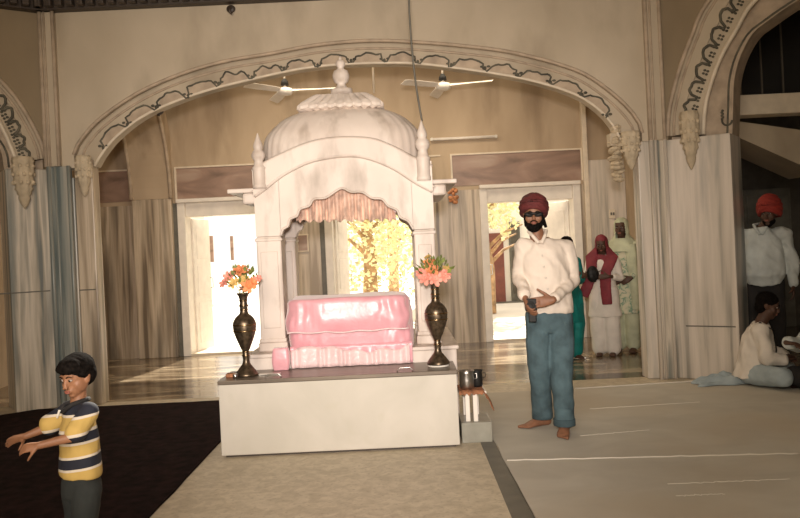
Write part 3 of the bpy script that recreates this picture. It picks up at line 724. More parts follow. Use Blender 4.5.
# ============================================================ PINK DRAPED BEDDING
def drape_box(x0, x1, y0, y1, z0, ztop, amp=.02, nx=90, nz=46, seed=0, bulge=.03, ruffle=0):
    b = NB(); rings = []
    cx, cy = (x0+x1)/2, (y0+y1)/2; hx, hy = (x1-x0)/2, (y1-y0)/2
    n = 4*nx
    prof = [(1.0+.02*math.sin(f*5), z0+(ztop-.05-z0)*f) for f in [i/nz for i in range(nz+1)]]
    for t in [.3, .6, .85, 1]: prof.append((1-.10*(1-math.cos(t*math.pi/2)), ztop-.05+.05*math.sin(t*math.pi/2)))
    for t in [.75, .5, .25, .03]: prof.append((t*.9, ztop))
    for s, z in prof:
        ring = []
        for k in range(n):
            t = 2*math.pi*k/n; c, si = math.cos(t), math.sin(t); e = .28
            X = math.copysign(abs(c)**e, c)*hx*s; Y = math.copysign(abs(si)**e, si)*hy*s
            p = V((cx+X, cy+Y, z)); d = V((c, si, 0))
            low = max(0, 1-(z-z0)/(ztop-z0))
            a = amp*noise.noise(V((p.x*7+seed, p.y*7, z*4)))+amp*.5*noise.noise(V((p.x*22, p.y*22+seed, z*9)))
            a += ruffle*low**3*noise.noise(V((p.x*30, p.y*30, z*20)))
            if s > .92: p += d*(a+bulge*math.sin(math.pi*min(1, (z-z0)/(ztop-z0)))); 
            p.z += amp*.6*noise.noise(V((p.x*3, p.y*3, seed)))*(z-z0)/(ztop-z0)
            ring.append(p)
        rings.append(ring)
    ring_loft(b, rings); return b
YK0 = YP-.030
zt_ = W(350, 296, YK0+.15).z
px0, px1 = W(288, 330, YK0).x, W(410, 330, YK0).x
bed = thing('draped_bedding', 'pink satin cloth draped over the bedding inside the shrine', 'cloth', ((px0+px1)/2, YK0+.3, ZP))
obj('lower_cloth', drape_box(px0+.0, px1+.015, YK0, YK0+.55, ZP, zt_-.03, .016, seed=2, ruffle=.0, bulge=.0), M['pink'], bed, True)
b = NB(); g = []
for i in range(200):
    f = i/199; x = px0+.012+(px1-px0-.0)*f
    g.append([b.verts.new((x+.004*math.sin(i*.3), YK0-.012+.010*math.sin(i*.33+2*noise.noise(V((f*8, 0, 0))))*(j/6)+.006*noise.noise(V((f*20, j*.5, 0))), ZP+.05-(ZP+.05-HB-.004)*j/6)) for j in range(7)])
for i in range(199):
    for j in range(6): b.faces.new((g[i][j], g[i][j+1], g[i+1][j+1], g[i+1][j]))
o = obj('skirt', b, M['pink'], bed, True); o.modifiers.new('s', 'SOLIDIFY').thickness = .005
zmid = W(350, 331, YK0).z
uc = obj('upper_cloth', drape_box(px0-.012, px1+.0, YK0-.025, YK0+.56, zmid, zt_, .020, seed=9, bulge=.012), M['pink'], bed, True)
pts = []
for i in range(50):
    x = px0-.0+(px1-px0-.01)*i/49; pts.append(V((x, YK0-.050+.006*math.sin(i*.9), zmid+.004*math.sin(i*.5)+.02*abs(i/49-.5))))
b = NB(); tube(b, pts, .007, 6); obj('hem', b, M['pink_pale'], uc, True)
# ruffled pale border at the bottom
b = NB(); g = []
for i in range(160):
    f = i/159; x = px0+.02+(px1-px0-.03)*f; h = .13+.05*noise.noise(V((f*6, 3, 0)))+.035*math.sin(f*7)
    g.append([b.verts.new((x, YK0-.030-.009*math.sin(i*.40+4*noise.noise(V((f*7, 0, 0))))-.006*(1-j/5), HB+.004+h*j/5)) for j in range(6)])
for i in range(159):
    for j in range(5): b.faces.new((g[i][j], g[i+1][j], g[i+1][j+1], g[i][j+1]))
o = obj('ruffle', b, M['pink_pale'], bed, True); o.modifiers.new('s', 'SOLIDIFY').thickness = .004
xq0, xq1 = W(274.5, 360, YP-.05).x, W(289.5, 360, YP-.05).x
o = obj('pink_cushion', drape_box(xq0, xq1, ybx+.355, ybx+.43, HB+.001, W(282, 347, YP-.05).z, .006, nx=16, nz=14, seed=4, bulge=.012), M['pink'], None, True)
tag(o, 'small upright pink cushion beside the left end of the pink draped bedding', 'cushion')

# ============================================================ VASES AND FLOWERS
def vase(px, side):
    p = W(px+(1 if side == 'left' else 1.5), 378 if side == 'left' else 365, 5.66); p.z = HB+(.001 if side == 'left' else .019); s = 5.66/FPX
    prof = [(11, 0), (11.5, 1.5), (10, 4), (7, 8), (4, 12), (3.2, 16), (3.6, 20), (3.2, 24), (5, 28), (8.2, 36), (10.6, 43), (11.5, 49), (11, 54), (8, 59), (4.6, 62), (3.8, 66), (4.2, 70), (3.7, 74), (4.6, 79), (6.4, 82), (6.0, 82.4), (4.0, 80)]
    v = thing('brass_vase', 'tall dark engraved brass vase on the %s end of the box' % side, 'vase', p, 'brass vases on the offering box')
    b = NB(); lathe(b, p, smooth_curve([(r*s, z*s) for r, z in prof], 3), 32); obj('body', b, M['brass'], v, True)
    for z, r in ((20, 3.8), (24, 3.5), (51, 11.7), (45, 11.3), (66, 4.1), (70, 4.5), (75, 4.1)):
        b = NB(); lathe(b, p+V((0, 0, z*s)), [(r*s, -.6*s), (r*s+.0015, 0), (r*s, .6*s)], 32); obj('band', b, M['brass_bright'], v, True)
    return p, s
def flower(b, c, r, d):
    d = V(d).normalized(); u = d.cross(V((0.3, .2, 1))).normalized(); w = d.cross(u)
    for layer, (k, tilt, rr) in enumerate(((6, .35, 1), (5, .9, .7))):
        for i in range(k):
            a = 2*math.pi*i/k+layer*.5+random.uniform(-.15, .15)
            o = (u*math.cos(a)+w*math.sin(a))*math.cos(tilt)+d*math.sin(tilt); t = (w*math.cos(a)-u*math.sin(a)); L = r*rr*random.uniform(.85, 1.1); n = o.cross(t)
            vs_ = [c, c+o*L*.4+t*L*.28, c+o*L*.85+t*L*.26-n*L*.1, c+o*L-n*L*.2, c+o*L*.85-t*L*.26-n*L*.1, c+o*L*.4-t*L*.28]
            f = [b.verts.new(q) for q in vs_]; b.faces.new(f)
    sphere(b, c+d*r*.15, r*.16, seg=8, rings=6)
def bouquet(p, s, side, spec, lab):
    top = p+V((0, 0, 81*s)); root = thing('flower_bouquet', lab, 'flowers', top, 'bouquets in the brass vases')
    b = NB(); sb = NB()
    for i in range(90):
        a = random.uniform(0, 2*math.pi); e = random.uniform(-.1, 1.3); rr = random.uniform(.05, .125)
        c = top+V((0, 0, .07))+V((math.cos(a)*math.cos(e), math.sin(a)*math.cos(e), math.sin(e)))*rr*V((1.1, 1.0, .8)).length/1.7
        d = (c-top).normalized(); q = V((random.uniform(-1, 1), random.uniform(-1, 1), random.uniform(-1, 1))).normalized(); t = d.cross(q).normalized(); L = random.uniform(.03, .055)
        f = [b.verts.new(x) for x in (c, c+d*L*.5+t*L*.28, c+d*L, c+d*L*.5-t*L*.28)]; b.faces.new(f)
    obj('foliage', b, M['leaf'], root)
    for (dx, dy, r, m, yy) in spec:
        c = V((p.x+dx*s, p.y+yy, top.z+dy*s)); b = NB(); d = V((dx*.03, -1.2 if yy < .02 else .3, .35+dy*.01)); 
        flower(b, c, r*s, d); flower(b, c+V((r*s*.5, .01, r*s*.3)), r*s*.7, d+V((.5, 0, .3)))
        o = obj('flower', b, M[m], root); o.modifiers.new('s', 'SOLIDIFY').thickness = .0015
        tube(sb, [top+V((0, 0, -.04)), top+(c-top)*.5+V((0, 0, .01)), c], .0022, 5)
    obj('stems', sb, M['leaf'], root)
pL, sL = vase(246, 'left')
bouquet(pL, sL, 'left', [(-1, 24, 7, 'petal_orange', -.04), (-14, 18, 6, 'petal_pink', -.02), (-19, 12, 5, 'petal_pink', 0), (8, 9, 8, 'petal_orange', -.07), (2, 14, 6, 'petal_yellow', -.05), (13, 14, 6, 'petal_pink', -.02), (-8, 12, 6, 'petal_yellow', -.05), (4, 22, 5, 'petal_orange', .03), (0, 5, 6, 'petal_pink', .04), (-10, 22, 5, 'petal_orange', .04)], 'orange and pink flowers with green leaves in the left vase')
pR, sR = vase(437, 'right')
bouquet(pR, sR, 'right', [(-9, 6, 8, 'petal_pink', -.06), (0, 4, 8, 'petal_pink', -.07), (9, 7, 7, 'petal_pink', -.04), (-5, 20, 6, 'petal_orange', -.02), (-14, 11, 5, 'petal_pink', 0), (-3, 12, 7, 'petal_orange', -.05), (-6, 26, 4, 'petal_yellow', .02), (12, 13, 5, 'petal_yellow', .02), (3, 8, 6, 'petal_pink', .05)], 'coral flowers with green leaves in the right vase')
# white pad under the right vase, scattered bits beside the left one
b = NB(); c = V((pR.x, pR.y, HB+.001)); lathe(b, c, [(.060, 0), (.072, .004), (.070, .016), (.05, .018)], 24, 1.1, .9)
tag(obj('white_pad', b, M['hem'], None, True), 'small white folded pad under the right vase', 'pad')
q = W(231, 376, 5.62)
b = NB(); box(b, q.x-.035, q.x+.035, 5.60, 5.66, HB, HB+.028, .006); o = obj('brown_wallet', b, M['brown_cloth']); tag(o, 'small rust brown object lying left of the left vase', 'trinket')
b = NB(); lathe(b, V((q.x+.045, 5.56, HB)), [(.012, 0), (.018, .004), (.020, .03), (.016, .032)], 14); tag(obj('small_cup', b, M['steel'], None, True), 'tiny steel cup beside the left vase foot', 'cup')
b = NB(); box(b, pL.x+.09, pL.x+.25, 5.62, 5.67, HB, HB+.012, .003); tag(obj('flat_tray', b, M['steel']), 'narrow steel tray lying right of the left vase', 'tray')

# ============================================================ LOW STAND RIGHT OF THE BOX
Yt = ybx+.16; xt0, xt1 = W(461, 400, Yt).x, W(488, 400, Yt).x
zt0 = W(474, 391, Yt).z
st = thing('low_stand', 'low white stand beside the right end of the box', 'stand', ((xt0+xt1)/2, Yt+.1, 0))
zb2 = W(470, 421, Yt).z
b = NB(); box(b, xt0-.01, xt1-.01, Yt-.02, Yt+.26, zt0-.02, zt0, .004); obj('top', b, M['white_paint'], st)
for x, y in ((xt0+.045, Yt), (xt0+.10, Yt-.01), (xt0+.045, Yt+.22), (xt0+.13, Yt+.22)):
    b = NB(); box(b, x-.016, x+.016, y-.014, y+.014, zb2, zt0-.02, .003); obj('leg', b, M['white_paint'], st)
b = NB(); box(b, xt0-.01, xt0+.21, Yt-.06, Yt+.28, 0, zb2, .006); tag(obj('base_crate', b, M['glass_green']), 'grey green crate on the floor under the white stand', 'crate')
# rust cloth hanging over the stand
b = NB(); g = []
for i in range(30):
    f = i/29; row = []
    for j in range(16):
        h = j/15; x = xt0-.012+(xt1-xt0+.05)*f; y = Yt-.04+.30*h; z = zt0+.006+.004*math.sin(i*1.3+j)
        over = max(0, f-.72)/.28
        z -= over**1.3*.13+.01*math.sin(j*1.1)*over
        if j == 0: z -= .022+.006*math.sin(i*1.7)
        row.append(b.verts.new((x, y, z)))
    g.append(row)
for i in range(29):
    for j in range(15): b.faces.new((g[i][j], g[i+1][j], g[i+1][j+1], g[i][j+1]))
o = obj('table_cloth', b, M['brown_cloth'], None, True); o.modifiers.new('s', 'SOLIDIFY').thickness = .004
tag(o, 'rust brown patterned cloth draped over the low white stand', 'cloth')
def pot(px, w, h, m, lab, dy):
    c = V((W(px, 385, Yt+.06).x, Yt+.06+dy, zt0+.012)); r = w
    t = thing('cooking_pot', lab, 'pot', c); b = NB()
    lathe(b, c, [(r*.8, 0), (r*.95, .01), (r, h*.5), (r*.92, h*.85), (r*1.06, h), (r*.98, h), (r*.85, h*.85), (r*.9, .02), (.001, .012)], 24); obj('body', b, m, t, True)
    b = NB(); tube(b, [c+V((r, 0, h*.8)), c+V((r+.02, 0, h*.8)), c+V((r+.02, 0, h*.55)), c+V((r, 0, h*.5))], .004, 6); obj('handle', b, m, t, True)
pot(467, .055, .13, M['steel'], 'bright steel pot on the low stand next to the box', 0)
pot(478, .042, .12, M['black'], 'dark pot standing right of the steel pot on the low stand', .06)

# ============================================================ FANS, TUBE LIGHT, CABLES, SMALL WALL THINGS
def fan(px, py, Y, rot, lab):
    h = W(px, py, Y); r = thing('ceiling_fan', lab, 'fan', h, 'ceiling fans in the corridor'); 
    b = NB(); lathe(b, h, [(.02, -.055), (.07, -.05), (.095, -.03), (.10, 0), (.085, .028), (.03, .04), (.02, .06)], 28); obj('motor', b, M['white_paint'], r, True)
    b = NB(); tube(b, [h+V((0, 0, .05)), V((h.x, h.y, ZK-.04))], .011, 8); obj('rod', b, M['white_paint'], r, True)
    b = NB(); lathe(b, h+V((0, 0, .07)), [(.05, 0), (.045, .04), (.02, .08)], 20); obj('canopy', b, M['black'], r, True)
    for k in range(3):
        a = rot+k*2*math.pi/3; d = V((math.cos(a), math.sin(a), 0)); t = V((-d.y, d.x, 0)); b = NB(); w = .055
        ring = []
        for s_, ww in ((.09, .03), (.18, .05), (.40, .062), (.60, .060), (.63, .045)):
            c = h+d*s_+V((0, 0, .006-.03*s_))
            ring.append([c+t*ww+V((0, 0, .018)), c+t*ww+V((0, 0, .022)), c-t*ww-V((0, 0, .014)), c-t*ww-V((0, 0, .018))])
        ring_loft(b, ring); obj('blade', b, M['white_paint'], r, False)
fan(285, 91, 9.6, R(-8), 'white ceiling fan left of the shrine finial')
fan(443, 86, 9.6, R(-22), 'white ceiling fan right of the shrine finial')
a0, a1 = FB.px(430, 140), FB.px(497, 137.5)
tl = thing('tube_light', 'white fluorescent tube light on the wall above the right doorway', 'lamp', FB.p(a0[0], a0[1], -.05))
b = NB(); box(b, a0[0], a1[0], -.05, 0, a0[1]-.02, a0[1]+.02, .004, fr=FB); obj('housing', b, M['white_paint'], tl)
b = NB(); tube(b, [FB.p(a0[0]+.04, a0[1]-.005, -.065), FB.p(a1[0]-.04, a0[1]-.005, -.065)], .016, 10); obj('tube', b, M['white_paint'], tl, True)
for x in (a0[0]+.025, a1[0]-.025): b = NB(); box(b, x-.015, x+.015, -.09, -.03, a0[1]-.025, a0[1]+.02, .003, fr=FB); obj('end_cap', b, M['hem'], tl)
Yc = YC+.07
cpts = [(409, -60), (409, 0), (410.5, 30), (413, 60), (417, 92), (422, 121)]
b = NB(); tube(b, [W(x, y, Yc) for x, y in smooth_curve(cpts, 4)], .008, 8); tag(obj('hanging_cable', b, M['strip'], None, True), 'long dark cable hanging from above to the right pinnacle of the shrine', 'cable')
p0, p1 = W(374, 93, 9.0), W(373.5, 50, 9.0)
b = NB(); tube(b, [p0, V((p0.x, p0.y, ZK))], .012, 8); tag(obj('hanging_rod', b, M['cream'], None, True), 'thin pale rod hanging from the corridor ceiling behind the shrine roof', 'rod')
h = W(231, 12, YF-.02); b = NB(); tube(b, [h+V((0, .02, .03)), h+V((0, -.06, .03)), h+V((0, -.06, -.02)), h+V((0.02, -.05, -.03))], .014, 8); sphere(b, h+V((0, 0, .03)), .045, .02, .04); tag(obj('iron_hook', b, M['wood_dark'], None, True), 'dark iron hook high on the wall above the arch', 'hook')
h = W(195+0, 0, 1) 
# smoke-dark fitting under the left side of the arch
h = W(160, 110, YF+.2); b = NB(); tube(b, [h+V((0, 0, .06)), h, h+V((-.02, 0, -.06))], .016, 8); sphere(b, h, .04, .03, .05); tag(obj('lamp_hook', b, M['wood_dark'], None, True), 'small dark hook under the left haunch of the arch', 'hook')
# orange garland on the wall
b = NB(); c = W(453, 196, YB-.03)
for i in range(26):
    sphere(b, c+V((random.uniform(-.06, .06), random.uniform(-.02, .0), random.uniform(-.09, .09))), random.uniform(.02, .035), seg=8, rings=6)
tag(obj('orange_garland', b, M['orange_paper'], None, True), 'faded orange paper garland on the wall left of the right doorway', 'garland')
def plate(name, px, py, w, h_, m, lab, cat):
    p = FB.px(px, py); t = thing(name, lab, cat, FB.p(p[0], p[1], -.02)); b = NB(); box(b, p[0]-w/2, p[0]+w/2, -.075, -.05, p[1]-h_/2, p[1]+h_/2, .004, fr=FB); obj('plate', b, m, t)
    b = NB(); 
    for k in (-1, 1): box(b, p[0]+k*w*.2-.012, p[0]+k*w*.2+.012, -.085, -.07, p[1]-.02, p[1]+.02, .002, fr=FB)
    return t, b
t, b = plate('switch_board', 611, 214, .085, .13, M['cream'], 'small switch board on the wall above the woman in maroon veil', 'switch'); obj('switch', b, M['strip'], t)
p = FB.px(303, 243); b = NB(); t = thing('picture_frame', 'small framed picture on the wall seen through the shrine', 'picture', FB.p(p[0], p[1], -.03))
box(b, p[0]-.085, p[0]+.085, -.03, 0, p[1]-.13, p[1]+.13, .006, fr=FB); obj('frame', b, M['cream'], t)
b = NB(); box(b, p[0]-.065, p[0]+.065, -.034, -.02, p[1]-.11, p[1]+.11, fr=FB); obj('print', b, M['marble_red'], t)

# ============================================================ TREES IN THE COURTYARD
def tree(base, h, crown, lab, seed, n=2600, rx=2.2, rz=1.6, low=.3, leafs=.11):
    rnd = random.Random(seed); r = thing('courtyard_tree', lab, 'tree', base); b = NB()
    base = V(base)
    tube(b, [base, base+V((.05, 0, h*.3)), base+V((-.05, 0, h*.6)), base+V((0, 0, h))], .17, 10, .05)
    for k in range(12):
        z = h*(.25+.06*k); a = rnd.uniform(0, 6.28); L = rnd.uniform(.6, 1.5)
        s = base+V((0, 0, z)); tube(b, [s, s+V((math.cos(a)*L*.5, math.sin(a)*L*.5, .35)), s+V((math.cos(a)*L, math.sin(a)*L, .5))], .05, 6, .015)
    obj('trunk', b, M['bark'], r, True)
    b = NB(); vsx = []; fs = []
    for i in range(n):
        while True:
            q = V((rnd.uniform(-1, 1), rnd.uniform(-1, 1), rnd.uniform(-1, 1)))
            if q.length < 1: break
        c = base+V((q.x*rx, q.y*rx, crown+q.z*rz))
        if noise.noise(c*1.1) < -.10: continue
        d = V((rnd.uniform(-1, 1), rnd.uniform(-1, 1), rnd.uniform(-1, .4))).normalized(); t = d.cross(V((rnd.random(), rnd.random(), rnd.random()))).normalized(); L = leafs*rnd.uniform(.7, 1.3)
        k = len(vsx); vsx += [c, c+d*L*.5+t*L*.32, c+d*L, c+d*L*.5-t*L*.32]; fs.append((k, k+1, k+2, k+3))
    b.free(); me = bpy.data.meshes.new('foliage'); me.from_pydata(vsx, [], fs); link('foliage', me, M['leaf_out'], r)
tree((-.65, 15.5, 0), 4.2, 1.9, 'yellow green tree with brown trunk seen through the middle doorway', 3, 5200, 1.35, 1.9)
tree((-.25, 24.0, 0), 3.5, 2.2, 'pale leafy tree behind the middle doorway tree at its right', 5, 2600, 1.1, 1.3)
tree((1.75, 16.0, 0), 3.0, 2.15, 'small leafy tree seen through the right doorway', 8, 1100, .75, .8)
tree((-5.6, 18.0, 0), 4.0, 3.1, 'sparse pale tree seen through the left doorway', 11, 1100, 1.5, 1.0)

# ============================================================ PEOPLE
def lf(bm, rings, n=18):                 # rings: (centre, rx, ry, side vector); elliptical loft
    out = []; m = len(rings)
    for i, (c, rx, ry, s) in enumerate(rings):
        c = V(c); t = (V(rings[min(i+1, m-1)][0])-V(rings[max(i-1, 0)][0])).normalized()
        s = V(s); s = (s-t*s.dot(t)).normalized(); q = t.cross(s)
        out.append([c+s*math.cos(a)*rx+q*math.sin(a)*ry for a in (2*math.pi*k/n for k in range(n))])
    ring_loft(bm, out)
def cap(bm, a, b, ra, rb=None):
    a, b = V(a), V(b); rb = ra if rb is None else rb; d = b-a
    if d.length > 1e-4:
        s = d.cross(V((.31, .52, .79)));  n = max(2, int(d.length/.02))
        lf(bm, [(a+d*i/n, ra+(rb-ra)*i/n, ra+(rb-ra)*i/n, s) for i in range(n+1)], 14)
    sphere(bm, a, ra, seg=14, rings=10); sphere(bm, b, rb, seg=14, rings=10)
def chain(bm, pts, rs):
    for i in range(len(pts)-1): cap(bm, pts[i], pts[i+1], rs[i], rs[i+1])
def fuse(name, bm, m, parent, vox=.008, smooth=3, wr=None, keep=None):
    me = bpy.data.meshes.new('t'); bmesh.ops.recalc_face_normals(bm, faces=bm.faces); bm.to_mesh(me); bm.free()
    o = bpy.data.objects.new('t', me); COL.objects.link(o)
    md = o.modifiers.new('r', 'REMESH'); md.mode = 'VOXEL'; md.voxel_size = vox; md.adaptivity = 0
    sm = o.modifiers.new('s', 'SMOOTH'); sm.factor = .5; sm.iterations = smooth
    dg = bpy.context.evaluated_depsgraph_get(); dg.update(); me2 = bpy.data.meshes.new_from_object(o.evaluated_get(dg))
    bpy.data.objects.remove(o); bpy.data.meshes.remove(me)
    me2.name = name
    if wr:
        amp, fx, fz = wr; cos = [v.co.copy() for v in me2.vertices]; nr = [v.normal.copy() for v in me2.vertices]
        for v, c, n_ in zip(me2.vertices, cos, nr):
            q = V((c.x*fx, c.y*fx, c.z*fz)); a = noise.noise(q)+.5*noise.noise(q*2.1+V((5, 0, 0)))
            a2 = 1-abs(noise.noise(V((c.x*fx*.8+c.z*fz*.5, c.y*fx*.8, c.z*fz*1.1+c.x*fx*.4)))*2.2)
            v.co = c+n_*amp*(a*.9+a2*.6-.3)
    if keep:                             # drop what should stay open (a face in a hood)
        b2 = NB(); b2.from_mesh(me2); bmesh.ops.delete(b2, geom=[v for v in b2.verts if not keep(v.co)], context='VERTS'); b2.to_mesh(me2); b2.free()
    me2.materials.clear()
    return link(name, me2, m, parent, True)
def finger(bm, base, d, n, L, r, curl):
    p = V(base); d = V(d).normalized(); n = V(n).normalized(); segs = (.44, .31, .25); pts = [p.copy()]; ax = d.cross(n)
    for k, s in enumerate(segs):
        d = Matrix.Rotation(curl*(.8, 1.1, .8)[k], 3, ax) @ d; p = p+d*L*s; pts.append(p.copy())
    chain(bm, pts, [r, r*.95, r*.88, r*.76])
def hand(bm, w, d, n, s=1.0, thumb=1, curl=.35, spread=.10, tcurl=.3):
    """w wrist, d finger direction, n palm normal, thumb=+1/-1 side of d x n"""
    w = V(w); d = V(d).normalized(); n = (V(n)-d*V(n).dot(d)).normalized(); sd = d.cross(n)*thumb
    lf(bm, [(w-d*.01*s, .026*s, .020*s, sd), (w+d*.025*s, .034*s, .019*s, sd), (w+d*.06*s, .041*s, .016*s, sd), (w+d*.092*s, .042*s, .014*s, sd), (w+d*.10*s, .036*s, .010*s, sd)], 16)
    sphere(bm, w+d*.04*s+sd*.024*s+n*.008*s, .018*s, .018*s, .018*s)
    for off_, L, r in ((.031, .072, .0090), (.010, .080, .0092), (-.011, .074, .0088), (-.031, .058, .0078)):
        finger(bm, w+d*.094*s+sd*off_*s, d+sd*off_*spread*20*.3, n, L*s, r*s, curl*(1+(.02-off_)*2))
    t0 = w+d*.028*s+sd*.030*s; td = (d*.62+sd*.72+n*.25).normalized(); t1 = t0+td*.036*s; td2 = (td+n*tcurl+d*.25).normalized(); t2 = t1+td2*.032*s; t3 = t2+(td2+n*tcurl).normalized()*.026*s
    chain(bm, [t0, t1, t2, t3], [.014*s, .0115*s, .0100*s, .0085*s])
def foot(bm, ank, heel_dir, s=1.0, side=1):
    a = V(ank); f = V(heel_dir); f.z = 0; f.normalize(); sd = V((-f.y, f.x, 0))*side; g = V((a.x, a.y, a.z-.075*s))
    R_ = [(-.062, .030, .028, .030), (-.04, .036, .035, .036), (0, .036, .042, .045), (.05, .040, .034, .036), (.10, .046, .026, .027), (.135, .046, .018, .019), (.155, .040, .014, .015)]
    lf(bm, [(g+f*x*s+V((0, 0, h*s)), rx*s, rz*s, sd) for x, rx, rz, h in R_], 16)
    cap(bm, a, g+V((0, 0, .05*s)), .038*s, .040*s)
    for k, (o_, L, r) in enumerate(((-.034, .045, .0135), (-.014, .042, .010), (.004, .036, .0095), (.020, .030, .009), (.034, .022, .0085))):
        b0 = g+f*(.145-.006*k)*s+sd*o_*s+V((0, 0, .015*s)); cap(bm, b0, b0+f*L*s+V((0, 0, -.003*s)), r*s, r*s*.92)
def head(bm, c, f, u, s=1.0, child=False):
    B = basis(f, u); c = V(c); P = lambda x, y, z: c+B @ V((x*s, y*s, z*s))
    e = lambda x, y, z, a, b, c_, : sphere(bm, P(x, y, z), a*s, b*s, c_*s, rot=B, seg=20, rings=14)
    e(0, -.015, .035, .076, .094, .086); e(0, .012, .02, .068, .078, .088)
    if child: e(0, .025, -.045, .056, .056, .058); e(0, .052, -.088, .024, .022, .018)
    if child:
        for x in (-1, 1): e(x*.044, .016, -.030, .027, .050, .048)
    if not child: e(0, .022, -.050, .060, .062, .062); e(0, .058, -.094, .028, .024, .022)
    for x in (-1, 1):
        e(x*.040, .055, -.028, .026 if not child else .020, .028 if not child else .014, .030 if not child else .02); e(x*.030, .078, .028, .024, .012 if not child else .006, .009)
        e(x*.076, -.008, -.005, .008, .018, .030); e(x*.081, -.012, .008, .006, .014, .018); e(x*.010, .098, -.034, .009, .010, .008)
    cap(bm, P(0, .086, .018), P(0, .096 if child else .106, -.024), .007*s, (.011 if child else .012)*s)
    e(0, .084 if not child else .080, -.054, .024, .012, .007); e(0, .083 if not child else .078, -.066, .021, .012, .008)
    return P, B
def face(par, P, B, s, skin='skin', closed=False):
    for x in (-1, 1):
        b = NB(); sphere(b, P(x*.030, .079, .008), .0135*s, .0105*s, .0070*s, rot=B, seg=14, rings=10); ey = obj('eye', b, M['eye'], par, True)
        b = NB(); sphere(b, P(x*.030, .0885, .0075), .0072*s, .004*s, .0068*s, rot=B, seg=12, rings=8); obj('iris', b, M['iris'], ey, True)
        b = NB(); tube(b, [P(x*.014, .092, .026), P(x*.028, .092, .033), P(x*.046, .082, .027)], .0042*s, 6, .002*s); obj('eyebrow', b, M['hair'], par, True)
    b = NB(); sphere(b, P(0, .0905, -.0555), .022*s, .008*s, .0055*s, rot=B, seg=14, rings=8); sphere(b, P(0, .0895, -.0645), .018*s, .008*s, .006*s, rot=B, seg=14, rings=8); obj('lips', b, M['lips'], par, True)
def turban(par, c, f, u, s, m, wide=1.0, tall=1.0):
    B = basis(f, u); c = V(c); b = NB(); rings = []; n = 72
    for j in range(31):
        ph = -.62+(math.pi/2+.62)*j/30; ring = []
        for k in range(n):
            t = 2*math.pi*k/n; x, y = math.cos(t), math.sin(t)      # y>0 front
            r = math.cos(ph) if ph > 0 else math.cos(ph*.75)
            if j == 30: r = .02
            # folds sweep up to a point over the brow
            h = math.sin(ph)*.115*tall
            fold = math.sin((h*150)+abs(x)*9*(1 if y > 0 else .4))*.0032
            z = .062+h+(.018*y if h < 0 else .0)+(.012*(y) if y > 0 and h < .03 else 0)+.02*(1-abs(x))*(y > 0)*max(0, -h*8)
            rad = V((.116*wide, .138, 0)); bulge = 1.0
            p = V((x*rad.x*r*bulge, y*rad.y*r*bulge-.018, z)); nn = V((x, y, .3)).normalized()
            p += nn*(fold+.002*noise.noise(V((x*4, y*4, z*30))))
            ring.append(c+B @ (p*s))
        rings.append(ring)
    ring_loft(b, rings); return obj('turban', b, m, par, True)
def torso_rings(pel, ch, nk, shL, shR, sc_, w=(.135, .115, .14, .135, .085), dpt=(.095, .085, .09, .08, .05)):
    side = (V(shL)-V(shR)); pel, ch, nk = V(pel), V(ch), V(nk)
    P = [pel-V((0, 0, .06*sc_)), pel+(ch-pel)*.45, ch, ch+(nk-ch)*.55, nk-(nk-ch)*.12]
    return [(p, a*sc_, b_*sc_, side) for p, a, b_ in zip(P, w, dpt)]
def person(name, label, J, s=1.0, skin='skin', hands=None, feet=True, vox=.006, child=False, cat='person', hair=True, group=None):
    """J joints in the place. Returns root, body, head frame"""
    base = (J['ankL']+J['ankR'])/2; base = V((base.x, base.y, 0))
    root = thing(name, label, cat, base, group)
    bm = NB(); lf(bm, torso_rings(J['pel'], J['ch'], J['nk'], J['shL'], J['shR'], s))
    for sd in 'LR':
        chain(bm, [J['sh'+sd], J['el'+sd], J['wr'+sd]], [.040*s, .034*s, .025*s]); cap(bm, J['ch']+(J['nk']-J['ch'])*.5, J['sh'+sd], .05*s, .042*s)
        chain(bm, [J['hip'+sd], J['kn'+sd], J['ank'+sd]], [.075*s, .050*s, .034*s])
    chain(bm, [J['nk']-(J['nk']-J['ch'])*.1, J['hd']-J['hu']*.05*s-J['hf']*.015*s], [.056*s, .052*s])
    P, B = head(bm, J['hd'], J['hf'], J['hu'], s*J.get('hs', 1), child)
    for h in hands or []: hand(bm, *h[0], **h[1])
    if feet:
        for sd in 'LR': foot(bm, J['ank'+sd], J['ft'+sd], s, 1 if sd == 'R' else -1)
    body = fuse('body', bm, M[skin], root, vox, 3)
    return root, body, P, B
def pose(x, y, H, ang, **kw):
    k = H/1.72; f = V((math.sin(ang), -math.cos(ang), 0)); r = V((-math.cos(ang), -math.sin(ang), 0)); b = V((x, y, 0))
    L = lambda a, c, z: b+r*a*k+f*c*k+V((0, 0, z*k))
    J = dict(pel=L(0, 0, .95), ch=L(0, .0, 1.24), nk=L(0, -.01, 1.45), hd=L(0, .02, 1.60), hf=f.copy(), hu=V((0, 0, 1)))
    for sd, q in (('R', 1), ('L', -1)):
        J['sh'+sd] = L(q*.17, -.01, 1.37); J['el'+sd] = L(q*.22, -.03, 1.10); J['wr'+sd] = L(q*.22, .04, .86)
        J['hip'+sd] = L(q*.085, 0, .90); J['kn'+sd] = L(q*.09, .02, .48); J['ank'+sd] = L(q*.09, -.02, .075); J['ft'+sd] = f.copy()
    J.update(kw); return J, k, f, r, L

